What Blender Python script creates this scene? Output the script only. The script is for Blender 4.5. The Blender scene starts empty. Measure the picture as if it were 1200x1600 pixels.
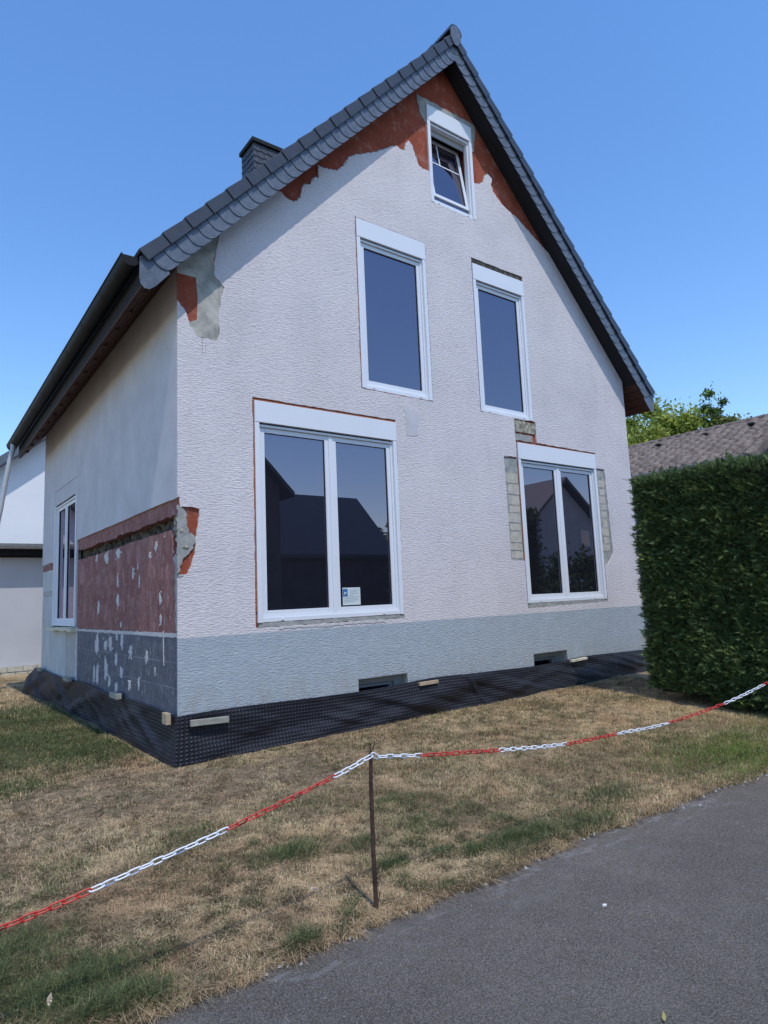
import bpy, bmesh, math, random
import numpy as np
from mathutils import Vector, Matrix
from mathutils.geometry import tessellate_polygon

random.seed(7)
rng = np.random.default_rng(7)
scene = bpy.context.scene
COL = scene.collection

# ------------------------------------------------------------ camera
cam = bpy.data.cameras.new('camera')
cam_o = bpy.data.objects.new('camera', cam)
COL.objects.link(cam_o)
RIGHT = Vector((0.800516961, -0.597845489, -0.041873216))
UP = Vector((-0.044243501, -0.128631361, 0.990705045))
FWD = Vector((0.597674751, 0.791223574, 0.129422364))
CAM = Vector((-2.24969, -6.38508, 1.04168))
m = Matrix.Identity(4)
for i in range(3):
    m[i][0] = RIGHT[i]; m[i][1] = UP[i]; m[i][2] = -FWD[i]; m[i][3] = CAM[i]
cam_o.matrix_world = m
cam.sensor_fit = 'VERTICAL'; cam.sensor_height = 36.0
cam.lens = 36.0 * 1022.976 / 1600.0
cam.clip_start = 0.05; cam.clip_end = 3000
scene.camera = cam_o
scene.render.resolution_x = 768; scene.render.resolution_y = 1024

# ------------------------------------------------------------ light
SUN_DIR = Vector((-0.17, -1.0, 2.0)).normalized()      # towards the sun
elev = math.asin(SUN_DIR.z)
azim = math.atan2(SUN_DIR.x, SUN_DIR.y)
world = bpy.data.worlds.new('World'); scene.world = world; world.use_nodes = True
wn = world.node_tree.nodes; wl = world.node_tree.links; wn.clear()
sky = wn.new('ShaderNodeTexSky'); sky.sky_type = 'NISHITA'; sky.sun_disc = False
sky.sun_elevation = elev; sky.sun_rotation = azim
sky.altitude = 300; sky.air_density = 1.15; sky.dust_density = 0.15; sky.ozone_density = 3.2
bg = wn.new('ShaderNodeBackground'); bg.inputs['Strength'].default_value = 0.15
wo = wn.new('ShaderNodeOutputWorld')
hs = wn.new('ShaderNodeHueSaturation'); hs.inputs['Saturation'].default_value = 1.30; hs.inputs['Value'].default_value = 1.42; hs.inputs['Hue'].default_value = 0.507
gm_ = wn.new('ShaderNodeGamma'); gm_.inputs['Gamma'].default_value = 0.85
wl.new(sky.outputs[0], gm_.inputs['Color']); wl.new(gm_.outputs[0], hs.inputs['Color']); wl.new(hs.outputs[0], bg.inputs[0]); wl.new(bg.outputs[0], wo.inputs[0])
sun = bpy.data.lights.new('sun', 'SUN'); sun.energy = 2.1; sun.angle = math.radians(0.53)
sun.color = (1.0, 0.95, 0.88)
sun_o = bpy.data.objects.new('sun', sun); COL.objects.link(sun_o)
sun_o.rotation_euler = SUN_DIR.to_track_quat('Z', 'Y').to_euler()
scene.view_settings.view_transform = 'Standard'; scene.view_settings.look = 'None'
scene.view_settings.exposure = 0.47; scene.view_settings.gamma = 1.0
scene.view_settings.use_curve_mapping = False
scene.cycles.max_bounces = 8; scene.cycles.diffuse_bounces = 4

# ------------------------------------------------------------ materials
MATS = {}
def new_mat(name):
    mt = bpy.data.materials.new(name); mt.use_nodes = True
    MATS[name] = mt
    nt = mt.node_tree
    return mt, nt, nt.nodes['Principled BSDF']
def N(nt, t, **kw):
    n = nt.nodes.new(t)
    for k, v in kw.items():
        if k in n.inputs.keys(): n.inputs[k].default_value = v
        else: setattr(n, k, v)
    return n
def ramp(nt, fac, stops):
    r = nt.nodes.new('ShaderNodeValToRGB')
    e = r.color_ramp.elements
    while len(e) < len(stops): e.new(0.5)
    for el, (p, c) in zip(e, stops):
        el.position = p; el.color = (*c, 1) if len(c) == 3 else c
    nt.links.new(fac, r.inputs[0]); return r.outputs[0]
def coords(nt, scale=(1, 1, 1), kind='Object'):
    tc = nt.nodes.new('ShaderNodeTexCoord'); mp = nt.nodes.new('ShaderNodeMapping')
    mp.inputs['Scale'].default_value = scale
    nt.links.new(tc.outputs[kind], mp.inputs[0]); return mp.outputs[0]
def noise(nt, vec, scale, detail=4, rough=0.55, dist=0.0):
    n = nt.nodes.new('ShaderNodeTexNoise')
    n.inputs['Scale'].default_value = scale; n.inputs['Detail'].default_value = detail
    n.inputs['Roughness'].default_value = rough; n.inputs['Distortion'].default_value = dist
    nt.links.new(vec, n.inputs['Vector']); return n.outputs['Fac']
def mixc(nt, fac, a, b, mode='MIX'):
    mx = nt.nodes.new('ShaderNodeMix'); mx.data_type = 'RGBA'; mx.blend_type = mode
    for sock, v in ((mx.inputs[0], fac), (mx.inputs[6], a), (mx.inputs[7], b)):
        if isinstance(v, (int, float)): sock.default_value = v
        elif isinstance(v, tuple): sock.default_value = (*v, 1) if len(v) == 3 else v
        else: nt.links.new(v, sock)
    return mx.outputs[2]
def math_n(nt, op, a, b=0.0, c=None):
    n = nt.nodes.new('ShaderNodeMath'); n.operation = op
    vals = [a, b] if c is None else [a, b, c]
    for i, v in enumerate(vals):
        if isinstance(v, (int, float)): n.inputs[i].default_value = v
        else: nt.links.new(v, n.inputs[i])
    return n.outputs[0]
def bump(nt, bsdf, h, strength=0.5, dist=0.01, chain=None):
    b = nt.nodes.new('ShaderNodeBump'); b.inputs['Strength'].default_value = strength
    b.inputs['Distance'].default_value = dist
    nt.links.new(h, b.inputs['Height'])
    if chain is not None: nt.links.new(chain, b.inputs['Normal'])
    nt.links.new(b.outputs[0], bsdf.inputs['Normal']); return b.outputs[0]
def simple(name, c1, c2, scale=6, rough=0.8, bstr=0.3, bscale=60, bdist=0.004, spec=0.3, detail=6, stretch=(1, 1, 1), metal=0.0, lo=0.35, hi=0.65):
    mt, nt, b = new_mat(name)
    v = coords(nt, stretch)
    f = noise(nt, v, scale, detail, 0.6)
    nt.links.new(ramp(nt, f, [(lo, c1), (hi, c2)]), b.inputs['Base Color'])
    b.inputs['Roughness'].default_value = rough; b.inputs['Specular IOR Level'].default_value = spec
    b.inputs['Metallic'].default_value = metal
    if bstr > 0: bump(nt, b, noise(nt, v, bscale, 5, 0.65), bstr, bdist)
    return mt

# white-lilac textured render with the blue-grey painted base band
mt, nt, b = new_mat('stucco')
v = coords(nt, (1, 1, 3.6))
v1 = coords(nt)
big = noise(nt, v1, 1.1, 5, 0.6); mid = noise(nt, v1, 7, 4, 0.6)
fine = noise(nt, v, 19, 4, 0.6, 0.5)
up_col = ramp(nt, big, [(0.3, (0.625, 0.585, 0.585)), (0.5, (0.69, 0.642, 0.642)), (0.7, (0.73, 0.682, 0.678))])
up_col = mixc(nt, ramp(nt, fine, [(0.30, (0.45, 0.45, 0.45)), (0.46, (0, 0, 0))]), up_col, (0.42, 0.39, 0.42))
stn = math_n(nt, 'MULTIPLY', ramp(nt, noise(nt, coords(nt, (5, 5, 0.45)), 1.0, 5, 0.65), [(0.50, (0, 0, 0)), (0.66, (1, 1, 1))]), ramp(nt, noise(nt, v1, 0.8, 3), [(0.42, (0.02, 0.02, 0.02)), (0.60, (0.16, 0.16, 0.16))]))
up_col = mixc(nt, stn, up_col, (0.43, 0.42, 0.40))
chips = ramp(nt, noise(nt, v1, 20, 5, 0.8), [(0.635, (0, 0, 0)), (0.65, (0.7, 0.7, 0.7))])
up_col = mixc(nt, chips, up_col, (0.78, 0.76, 0.74))
lo_col = ramp(nt, mid, [(0.3, (0.365, 0.415, 0.45)), (0.7, (0.425, 0.475, 0.51))])
lo_col = mixc(nt, ramp(nt, noise(nt, v1, 45, 3, 0.7), [(0.70, (0, 0, 0)), (0.74, (0.55, 0.55, 0.55))]), lo_col, (0.58, 0.60, 0.62))
sx = nt.nodes.new('ShaderNodeSeparateXYZ'); nt.links.new(v1, sx.inputs[0])
zz = math_n(nt, 'ADD', sx.outputs[2], math_n(nt, 'MULTIPLY', math_n(nt, 'SUBTRACT', noise(nt, v1, 30, 3), 0.5), 0.02))
lowz = ramp(nt, sx.outputs[2], [(0.05, (1, 1, 1)), (0.30, (0, 0, 0))])
lo_col = mixc(nt, math_n(nt, 'MULTIPLY', lowz, ramp(nt, noise(nt, coords(nt, (6, 6, 1.5)), 1.6, 6, 0.75), [(0.45, (0, 0, 0)), (0.62, (0.6, 0.6, 0.6))])), lo_col, (0.36, 0.34, 0.30))
band = math_n(nt, 'LESS_THAN', zz, 0.728)
colr = mixc(nt, band, up_col, lo_col)
# thin rusty run-down streaks under the corner patch
vs = coords(nt, (22, 22, 0.9))
st = ramp(nt, noise(nt, vs, 1.0, 3, 0.5), [(0.62, (0, 0, 0)), (0.68, (1, 1, 1))])
zone = math_n(nt, 'MULTIPLY', math_n(nt, 'LESS_THAN', sx.outputs[0], 0.52),
              math_n(nt, 'MULTIPLY', math_n(nt, 'GREATER_THAN', sx.outputs[2], 3.25), math_n(nt, 'LESS_THAN', sx.outputs[2], 3.95)))
zone = math_n(nt, 'MULTIPLY', zone, math_n(nt, 'MULTIPLY', st, 0.42))
colr = mixc(nt, zone, colr, (0.26, 0.20, 0.15))
nt.links.new(colr, b.inputs['Base Color'])
b.inputs['Roughness'].default_value = 0.88; b.inputs['Specular IOR Level'].default_value = 0.2
b1 = bump(nt, b, fine, 0.75, 0.02)
bump(nt, b, noise(nt, v, 140, 2, 0.6), 0.25, 0.003, b1)

simple('smooth_render', (0.50, 0.488, 0.51), (0.585, 0.572, 0.59), 2.2, 0.9, 0.25, 50, 0.004)
# brick-red paint on the old render
mt, nt, b = new_mat('red_render')
v = coords(nt)
c = ramp(nt, noise(nt, v, 2.6, 6, 0.62), [(0.3, (0.235, 0.052, 0.028)), (0.52, (0.31, 0.074, 0.038)), (0.72, (0.37, 0.105, 0.062))])
c = mixc(nt, ramp(nt, noise(nt, v, 40, 3, 0.7), [(0.69, (0, 0, 0)), (0.73, (0.5, 0.5, 0.5))]), c, (0.5, 0.3, 0.23))
c = mixc(nt, ramp(nt, noise(nt, v, 5.5, 6, 0.78), [(0.53, (0, 0, 0)), (0.63, (0.45, 0.45, 0.45))]), c, (0.42, 0.25, 0.19))
c = mixc(nt, ramp(nt, noise(nt, coords(nt, (7, 7, 1.2)), 1.3, 6, 0.75), [(0.50, (0, 0, 0)), (0.64, (0.55, 0.55, 0.55))]), c, (0.17, 0.045, 0.03))
nt.links.new(c, b.inputs['Base Color']); b.inputs['Roughness'].default_value = 0.85; b.inputs['Specular IOR Level'].default_value = 0.2
bb_ = bump(nt, b, noise(nt, v, 90, 4, 0.6), 0.5, 0.004)
bump(nt, b, noise(nt, v, 12, 5, 0.6), 0.4, 0.012, bb_)
mt = simple('shaded_red_paint', (0.205, 0.082, 0.072), (0.285, 0.125, 0.108), 4, 0.85, 0.5, 70, 0.004)  # red paint dulled in colour to carry the side wall's shade
nt = mt.node_tree; b = nt.nodes['Principled BSDF']; src = b.inputs['Base Color'].links[0].from_socket
c = mixc(nt, ramp(nt, noise(nt, coords(nt, (1, 1.6, 0.7)), 17, 6, 0.85), [(0.575, (0, 0, 0)), (0.60, (0.85, 0.85, 0.85))]), src, (0.46, 0.42, 0.39))
c = mixc(nt, ramp(nt, noise(nt, coords(nt, (1, 1.0, 0.5)), 5, 6, 0.8), [(0.50, (0, 0, 0)), (0.60, (0.5, 0.5, 0.5))]), c, (0.36, 0.21, 0.19))
nt.links.new(c, b.inputs['Base Color'])
# dark paint over old blockwork with pale joints
mt, nt, b = new_mat('slate_paint')
v = coords(nt)
sx = nt.nodes.new('ShaderNodeSeparateXYZ'); nt.links.new(v, sx.inputs[0])
cx = nt.nodes.new('ShaderNodeCombineXYZ'); nt.links.new(sx.outputs[1], cx.inputs[0]); nt.links.new(sx.outputs[2], cx.inputs[1])
br = nt.nodes.new('ShaderNodeTexBrick'); br.inputs['Scale'].default_value = 1.0
br.inputs['Brick Width'].default_value = 0.62; br.inputs['Row Height'].default_value = 0.245
br.inputs['Mortar Size'].default_value = 0.004
nt.links.new(cx.outputs[0], br.inputs['Vector'])
base = ramp(nt, noise(nt, v, 6, 6, 0.65), [(0.3, (0.085, 0.085, 0.105)), (0.7, (0.135, 0.135, 0.158))])
base = mixc(nt, ramp(nt, noise(nt, coords(nt, (20, 20, 2)), 1.0, 3), [(0.62, (0, 0, 0)), (0.75, (0.35, 0.35, 0.35))]), base, (0.3, 0.29, 0.3))
jt = math_n(nt, 'MULTIPLY', br.outputs['Fac'], ramp(nt, noise(nt, v, 3.5, 4, 0.7), [(0.42, (0.25, 0.25, 0.25)), (0.6, (1, 1, 1))]))
base = mixc(nt, math_n(nt, 'MULTIPLY', jt, 0.6), base, (0.42, 0.42, 0.45))
base = mixc(nt, ramp(nt, noise(nt, coords(nt, (1, 1.6, 0.7)), 15, 6, 0.85), [(0.575, (0, 0, 0)), (0.60, (0.8, 0.8, 0.8))]), base, (0.42, 0.41, 0.42))
nt.links.new(base, b.inputs['Base Color']); b.inputs['Roughness'].default_value = 0.75
bump(nt, b, noise(nt, v, 60, 4), 0.3, 0.004)
simple('white_filler', (0.50, 0.48, 0.47), (0.62, 0.60, 0.58), 25, 0.9, 0.5, 90, 0.004)
simple('pink_scrape', (0.33, 0.155, 0.145), (0.38, 0.20, 0.185), 12, 0.85, 0.3, 90, 0.003)
simple('pale_panel', (0.44, 0.47, 0.46), (0.56, 0.58, 0.57), 3.5, 0.9, 0.35, 40, 0.005, stretch=(1, 1, 0.5))
simple('warm_panel', (0.40, 0.39, 0.37), (0.48, 0.47, 0.45), 6, 0.9, 0.35, 50, 0.005)
simple('mortar', (0.26, 0.27, 0.26), (0.40, 0.40, 0.37), 9, 0.95, 0.7, 45, 0.01)
simple('green_grey_mortar', (0.28, 0.275, 0.24), (0.52, 0.505, 0.435), 4.5, 0.92, 0.5, 50, 0.006, lo=0.38, hi=0.6)
simple('dark_rubble', (0.035, 0.03, 0.026), (0.20, 0.175, 0.14), 14, 0.95, 0.9, 60, 0.02, lo=0.42, hi=0.68)
simple('pale_rubble', (0.20, 0.18, 0.14), (0.52, 0.48, 0.37), 16, 0.95, 0.9, 70, 0.015, lo=0.4, hi=0.6)
simple('pale_stone', (0.42, 0.39, 0.32), (0.56, 0.53, 0.45), 14, 0.92, 0.6, 60, 0.006)
simple('pvc_white', (0.72, 0.745, 0.78), (0.745, 0.765, 0.80), 1.5, 0.35, 0.0, spec=0.5)
simple('pvc_grey', (0.30, 0.31, 0.32), (0.34, 0.35, 0.36), 3, 0.5, 0.0, spec=0.4)
simple('seal_and_shadow', (0.02, 0.02, 0.022), (0.03, 0.03, 0.032), 3, 0.6, 0.0)  # black of the seals, also painted shadow below drain caps and shutter boxes
simple('orange_foam', (0.30, 0.10, 0.045), (0.42, 0.16, 0.07), 25, 0.9, 0.8, 70, 0.01)
simple('cream_foam', (0.62, 0.56, 0.40), (0.70, 0.65, 0.50), 12, 0.9, 0.5, 60, 0.006)
simple('roof_tile', (0.036, 0.042, 0.054), (0.048, 0.055, 0.070), 7, 0.42, 0.2, 80, 0.002, spec=0.45)
simple('slate', (0.080, 0.098, 0.128), (0.135, 0.155, 0.19), 14, 0.42, 0.35, 55, 0.003, spec=0.5)
simple('slate_dark', (0.025, 0.03, 0.04), (0.06, 0.068, 0.085), 12, 0.5, 0.35, 55, 0.003, spec=0.4)
simple('zinc_dark', (0.006, 0.0065, 0.008), (0.010, 0.0105, 0.013), 8, 0.6, 0.15, 30, 0.003, spec=0.2, metal=0.0)
simple('zinc_light', (0.38, 0.39, 0.41), (0.46, 0.47, 0.49), 8, 0.45, 0.1, 30, 0.002, spec=0.5, metal=0.3)
simple('soffit_dark', (0.012, 0.013, 0.016), (0.02, 0.021, 0.026), 3, 0.8, 0.2, 30, 0.004, stretch=(1, 6, 1))
simple('soffit_brown', (0.045, 0.019, 0.013), (0.085, 0.037, 0.024), 4, 0.7, 0.3, 30, 0.004, stretch=(8, 1, 8))
simple('lumber', (0.36, 0.27, 0.17), (0.50, 0.40, 0.28), 5, 0.85, 0.4, 60, 0.004, stretch=(2, 6, 12))
simple('old_lumber', (0.24, 0.24, 0.20), (0.36, 0.35, 0.30), 5, 0.85, 0.4, 60, 0.004, stretch=(2, 6, 12))
simple('rusty_steel', (0.03, 0.018, 0.015), (0.085, 0.045, 0.03), 22, 0.85, 0.5, 120, 0.002)
simple('chain_red', (0.50, 0.028, 0.022), (0.58, 0.045, 0.03), 8, 0.4, 0.0, spec=0.5)
simple('chain_white', (0.72, 0.74, 0.78), (0.78, 0.80, 0.84), 8, 0.4, 0.0, spec=0.5)
simple('neighbor_white', (0.78, 0.80, 0.82), (0.82, 0.84, 0.86), 1.5, 0.9, 0.2, 60, 0.003)
simple('neighbor_grey', (0.47, 0.47, 0.50), (0.52, 0.52, 0.55), 1.2, 0.9, 0.3, 60, 0.003)
simple('bark', (0.06, 0.045, 0.03), (0.13, 0.10, 0.07), 8, 0.9, 0.8, 30, 0.02, stretch=(1, 1, 0.3))
simple('slate_gable', (0.06, 0.065, 0.08), (0.09, 0.095, 0.115), 3, 0.7, 0.3, 30, 0.01)
simple('old_pantile', (0.105, 0.080, 0.066), (0.25, 0.20, 0.165), 5, 0.85, 0.5, 30, 0.01, detail=8)
simple('paper', (0.55, 0.62, 0.62), (0.62, 0.68, 0.68), 4, 0.7, 0.0)
simple('paper_blue', (0.03, 0.13, 0.33), (0.04, 0.16, 0.38), 4, 0.7, 0.0)
simple('paper_ink', (0.20, 0.25, 0.27), (0.25, 0.30, 0.32), 4, 0.7, 0.0)
simple('dry_leaf', (0.55, 0.42, 0.30), (0.68, 0.56, 0.44), 30, 0.8, 0.3, 80, 0.002)
simple('yellow_bit', (0.28, 0.24, 0.08), (0.42, 0.36, 0.15), 40, 0.8, 0.3, 80, 0.002)
simple('white_stone', (0.62, 0.60, 0.56), (0.75, 0.73, 0.70), 40, 0.8, 0.4, 80, 0.003)
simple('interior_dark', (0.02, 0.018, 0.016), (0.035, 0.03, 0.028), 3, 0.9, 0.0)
simple('reflected_wall', (0.42, 0.44, 0.47), (0.48, 0.50, 0.53), 2, 0.9, 0.0)
simple('reflected_dark_wall', (0.07, 0.065, 0.07), (0.10, 0.09, 0.10), 2, 0.9, 0.0)

# coated dark double glazing
mt, nt, b = new_mat('glass_pane')
out = [n for n in nt.nodes if n.type == 'OUTPUT_MATERIAL'][0]
b.inputs['Base Color'].default_value = (0.012, 0.013, 0.018, 1); b.inputs['Roughness'].default_value = 0.3
b.inputs['Specular IOR Level'].default_value = 0.0
gl = N(nt, 'ShaderNodeBsdfGlossy'); gl.inputs['Roughness'].default_value = 0.004
gl.inputs['Color'].default_value = (1.0, 0.86, 0.98, 1)
fr = N(nt, 'ShaderNodeFresnel'); fr.inputs['IOR'].default_value = 2.75
bb = N(nt, 'ShaderNodeBump'); bb.inputs['Strength'].default_value = 0.12; bb.inputs['Distance'].default_value = 0.002
nt.links.new(noise(nt, coords(nt), 1.6, 1, 0.4), bb.inputs['Height'])
nt.links.new(bb.outputs[0], gl.inputs['Normal'])
mx = N(nt, 'ShaderNodeMixShader')
nt.links.new(fr.outputs[0], mx.inputs[0]); nt.links.new(b.outputs[0], mx.inputs[1]); nt.links.new(gl.outputs[0], mx.inputs[2])
nt.links.new(mx.outputs[0], out.inputs['Surface'])

# dimpled black foundation membrane (bump follows sheet UV, metres)
mt, nt, b = new_mat('membrane')
uvn = N(nt, 'ShaderNodeUVMap'); uvn.uv_map = 'UVMap'
sx = N(nt, 'ShaderNodeSeparateXYZ'); nt.links.new(uvn.outputs[0], sx.inputs[0])
K = math.pi / 0.038
a1 = math_n(nt, 'SINE', math_n(nt, 'MULTIPLY', math_n(nt, 'ADD', sx.outputs[0], sx.outputs[1]), K))
a2 = math_n(nt, 'SINE', math_n(nt, 'MULTIPLY', math_n(nt, 'SUBTRACT', sx.outputs[0], sx.outputs[1]), K))
dots = math_n(nt, 'MULTIPLY', a1, a2)
dots = math_n(nt, 'MULTIPLY', math_n(nt, 'MAXIMUM', dots, 0.0), 1.0)
v = coords(nt)
c = ramp(nt, noise(nt, v, 3, 5, 0.6), [(0.3, (0.009, 0.010, 0.017)), (0.7, (0.017, 0.018, 0.026))])
c = mixc(nt, ramp(nt, noise(nt, v, 9, 6, 0.7), [(0.55, (0, 0, 0)), (0.8, (0.2, 0.2, 0.2))]), c, (0.045, 0.045, 0.048))
nt.links.new(c, b.inputs['Base Color'])
b.inputs['Roughness'].default_value = 0.52; b.inputs['Specular IOR Level'].default_value = 0.38
bump(nt, b, dots, 1.0, 0.007)

# asphalt
mt, nt, b = new_mat('asphalt')
v = coords(nt)
c = ramp(nt, noise(nt, v, 1.1, 6, 0.6), [(0.3, (0.150, 0.127, 0.098)), (0.5, (0.185, 0.158, 0.124)), (0.7, (0.23, 0.198, 0.158))])
g = noise(nt, v, 130, 5, 0.9)
c = mixc(nt, 1.0, c, ramp(nt, noise(nt, v, 9, 6, 0.75), [(0.3, (0.80, 0.80, 0.80)), (0.7, (1.18, 1.18, 1.18))]), 'MULTIPLY')
c = mixc(nt, ramp(nt, g, [(0.42, (0.9, 0.9, 0.9)), (0.5, (0, 0, 0))]), c, (0.06, 0.055, 0.052))
c = mixc(nt, ramp(nt, g, [(0.52, (0, 0, 0)), (0.57, (0.9, 0.9, 0.9))]), c, (0.34, 0.31, 0.29))
vor = N(nt, 'ShaderNodeTexVoronoi'); vor.inputs['Scale'].default_value = 55
nt.links.new(v, vor.inputs['Vector'])
spk = ramp(nt, vor.outputs['Distance'], [(0.03, (1, 1, 1)), (0.07, (0, 0, 0))])
c = mixc(nt, math_n(nt, 'MULTIPLY', spk, ramp(nt, noise(nt, v, 8, 3), [(0.42, (0.15, 0.15, 0.15)), (0.6, (0.9, 0.9, 0.9))])), c, (0.50, 0.47, 0.43))
# pale cement smears near the edge of the lawn
sx = N(nt, 'ShaderNodeSeparateXYZ'); nt.links.new(v, sx.inputs[0])
edge = ramp(nt, math_n(nt, 'ADD', sx.outputs[1], 4.4), [(0.35, (0, 0, 0)), (0.72, (1, 1, 1))])
sm = ramp(nt, noise(nt, coords(nt, (1.6, 4, 1)), 2.6, 6, 0.72), [(0.55, (0, 0, 0)), (0.60, (0.9, 0.9, 0.9))])
c = mixc(nt, math_n(nt, 'MULTIPLY', sm, edge), c, (0.30, 0.285, 0.27))
c = mixc(nt, ramp(nt, noise(nt, coords(nt, (3, 1.2, 1)), 1.2, 6, 0.7), [(0.58, (0, 0, 0)), (0.70, (0.35, 0.35, 0.35))]), c, (0.20, 0.19, 0.175))
nt.links.new(c, b.inputs['Base Color']); b.inputs['Roughness'].default_value = 0.85; b.inputs['Specular IOR Level'].default_value = 0.3
b1 = bump(nt, b, g, 1.0, 0.012)
bump(nt, b, noise(nt, v, 14, 3), 0.35, 0.02, b1)

# soil and grass use per-vertex natural colour
def attr_mat(name, rough=0.9, bscale=0, bdist=0.01, trans=0.0, var=None):
    mt, nt, b = new_mat(name)
    at = N(nt, 'ShaderNodeVertexColor'); at.layer_name = 'Col'
    src = at.outputs[0]
    if var:
        f = noise(nt, coords(nt), var, 6, 0.75)
        src = mixc(nt, ramp(nt, f, [(0.3, (0.62, 0.60, 0.56)), (0.7, (1, 1, 1))]), src, src, 'MIX')
        mlt = mixc(nt, 1.0, at.outputs[0], ramp(nt, f, [(0.36, (0.30, 0.28, 0.24)), (0.5, (0.85, 0.83, 0.78)), (0.66, (1.3, 1.28, 1.2))]), 'MULTIPLY')
        src = mlt
    nt.links.new(src, b.inputs['Base Color'])
    b.inputs['Roughness'].default_value = rough; b.inputs['Specular IOR Level'].default_value = 0.2
    if bscale: bump(nt, b, noise(nt, coords(nt), bscale, 6, 0.75), 0.9, bdist)
    if trans > 0:
        out = [n for n in nt.nodes if n.type == 'OUTPUT_MATERIAL'][0]
        tr = N(nt, 'ShaderNodeBsdfTranslucent'); nt.links.new(src, tr.inputs[0])
        mx = N(nt, 'ShaderNodeMixShader'); mx.inputs[0].default_value = trans
        nt.links.new(b.outputs[0], mx.inputs[1]); nt.links.new(tr.outputs[0], mx.inputs[2])
        nt.links.new(mx.outputs[0], out.inputs['Surface'])
    return mt
attr_mat('soil', 0.95, 38, 0.045, var=28)
attr_mat('blade', 0.75, trans=0.25)
attr_mat('leaf', 0.6, trans=0.25)
attr_mat('needles', 0.6, trans=0.12)

# ------------------------------------------------------------ mesh helpers
class MB:
    def __init__(self): self.v = []; self.f = []; self.m = []
    def add(self, vs, fs, mi=0):
        o = len(self.v); self.v += [tuple(p) for p in vs]
        self.f += [tuple(i + o for i in f) for f in fs]; self.m += [mi] * len(fs)
    def box(self, x0, x1, y0, y1, z0, z1, mi=0, F=None):
        vs = [(x, y, z) for x in (x0, x1) for y in (y0, y1) for z in (z0, z1)]
        if F: vs = [F(*p) for p in vs]
        self.add(vs, [(0, 1, 3, 2), (4, 6, 7, 5), (0, 4, 5, 1), (2, 3, 7, 6), (0, 2, 6, 4), (1, 5, 7, 3)], mi)
    def prism(self, outer, d0, d1, F, holes=(), mi=0):
        loops = [list(outer)] + [list(h) for h in holes]
        flat = [p for l in loops for p in l]
        tris = tessellate_polygon([[Vector((p[0], p[1], 0)) for p in l] for l in loops])
        n = len(flat)
        vs = [F(p[0], p[1], d0) for p in flat] + [F(p[0], p[1], d1) for p in flat]
        fs = [tuple(t) for t in tris] + [tuple(i + n for i in t) for t in tris]
        o = 0
        for l in loops:
            k = len(l)
            fs += [(o + i, o + (i + 1) % k, n + o + (i + 1) % k, n + o + i) for i in range(k)]
            o += k
        self.add(vs, fs, mi)
    def tube(self, pts, radii, seg=10, mi=0, cap=True):
        pts = [Vector(p) for p in pts]
        if isinstance(radii, (int, float)): radii = [radii] * len(pts)
        rings = []
        prev = None
        for i, p in enumerate(pts):
            d = (pts[min(i + 1, len(pts) - 1)] - pts[max(i - 1, 0)]).normalized()
            if prev is None:
                a = d.orthogonal().normalized()
            else:
                a = (prev - d * prev.dot(d)).normalized()
            prev = a; bb = d.cross(a)
            rings.append([p + (a * math.cos(t) + bb * math.sin(t)) * radii[i] for t in [2 * math.pi * k / seg for k in range(seg)]])
        vs = [q for r in rings for q in r]; fs = []
        for i in range(len(pts) - 1):
            for k in range(seg):
                fs.append((i * seg + k, i * seg + (k + 1) % seg, (i + 1) * seg + (k + 1) % seg, (i + 1) * seg + k))
        if cap:
            fs.append(tuple(range(seg))[::-1]); fs.append(tuple((len(pts) - 1) * seg + k for k in range(seg)))
        self.add(vs, fs, mi)
    def build(self, name, mats, parent=None, recalc=True, smooth=False, bevel=0.0):
        me = bpy.data.meshes.new(name)
        me.from_pydata(self.v, [], self.f)
        if isinstance(mats, str): mats = [mats]
        for mm in mats: me.materials.append(MATS[mm])
        me.polygons.foreach_set('material_index', self.m)
        if recalc:
            bm = bmesh.new(); bm.from_mesh(me); bmesh.ops.recalc_face_normals(bm, faces=bm.faces); bm.to_mesh(me); bm.free()
        if smooth: me.polygons.foreach_set('use_smooth', [True] * len(me.polygons))
        me.update()
        o = bpy.data.objects.new(name, me); COL.objects.link(o)
        if parent: o.parent = parent
        if bevel > 0:
            bv = o.modifiers.new('bevel', 'BEVEL'); bv.width = bevel; bv.segments = 1; bv.limit_method = 'ANGLE'
        return o
def np_mesh(name, verts, faces, mat, cols=None, parent=None, smooth=False):
    """verts (n,3), faces (m,k) arrays"""
    me = bpy.data.meshes.new(name)
    k = faces.shape[1]
    me.vertices.add(len(verts)); me.vertices.foreach_set('co', verts.astype(np.float32).ravel())
    me.loops.add(faces.size); me.loops.foreach_set('vertex_index', faces.astype(np.int32).ravel())
    me.polygons.add(len(faces))
    me.polygons.foreach_set('loop_start', np.arange(0, faces.size, k, dtype=np.int32))
    me.polygons.foreach_set('loop_total', np.full(len(faces), k, dtype=np.int32))
    if smooth: me.polygons.foreach_set('use_smooth', np.ones(len(faces), dtype=bool))
    me.update(calc_edges=True)
    if cols is not None:
        ca = me.color_attributes.new('Col', 'FLOAT_COLOR', 'POINT')
        c4 = np.ones((len(verts), 4), dtype=np.float32); c4[:, :3] = cols
        ca.data.foreach_set('color', c4.ravel())
    me.materials.append(MATS[mat])
    o = bpy.data.objects.new(name, me); COL.objects.link(o)
    if parent: o.parent = parent
    return o
def empty(name, label=None, cat=None, group=None, loc=(0, 0, 0)):
    o = bpy.data.objects.new(name, None); COL.objects.link(o); o.location = loc
    o.empty_display_size = 0.2
    return tag(o, label, cat, group)
def tag(o, label=None, cat=None, group=None, kind=None):
    if label: o['label'] = label
    if cat: o['category'] = cat
    if group: o['group'] = group
    if kind: o['kind'] = kind
    return o
F = lambda a, z, d: (a, d, z)          # front wall, depth into the house
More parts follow.
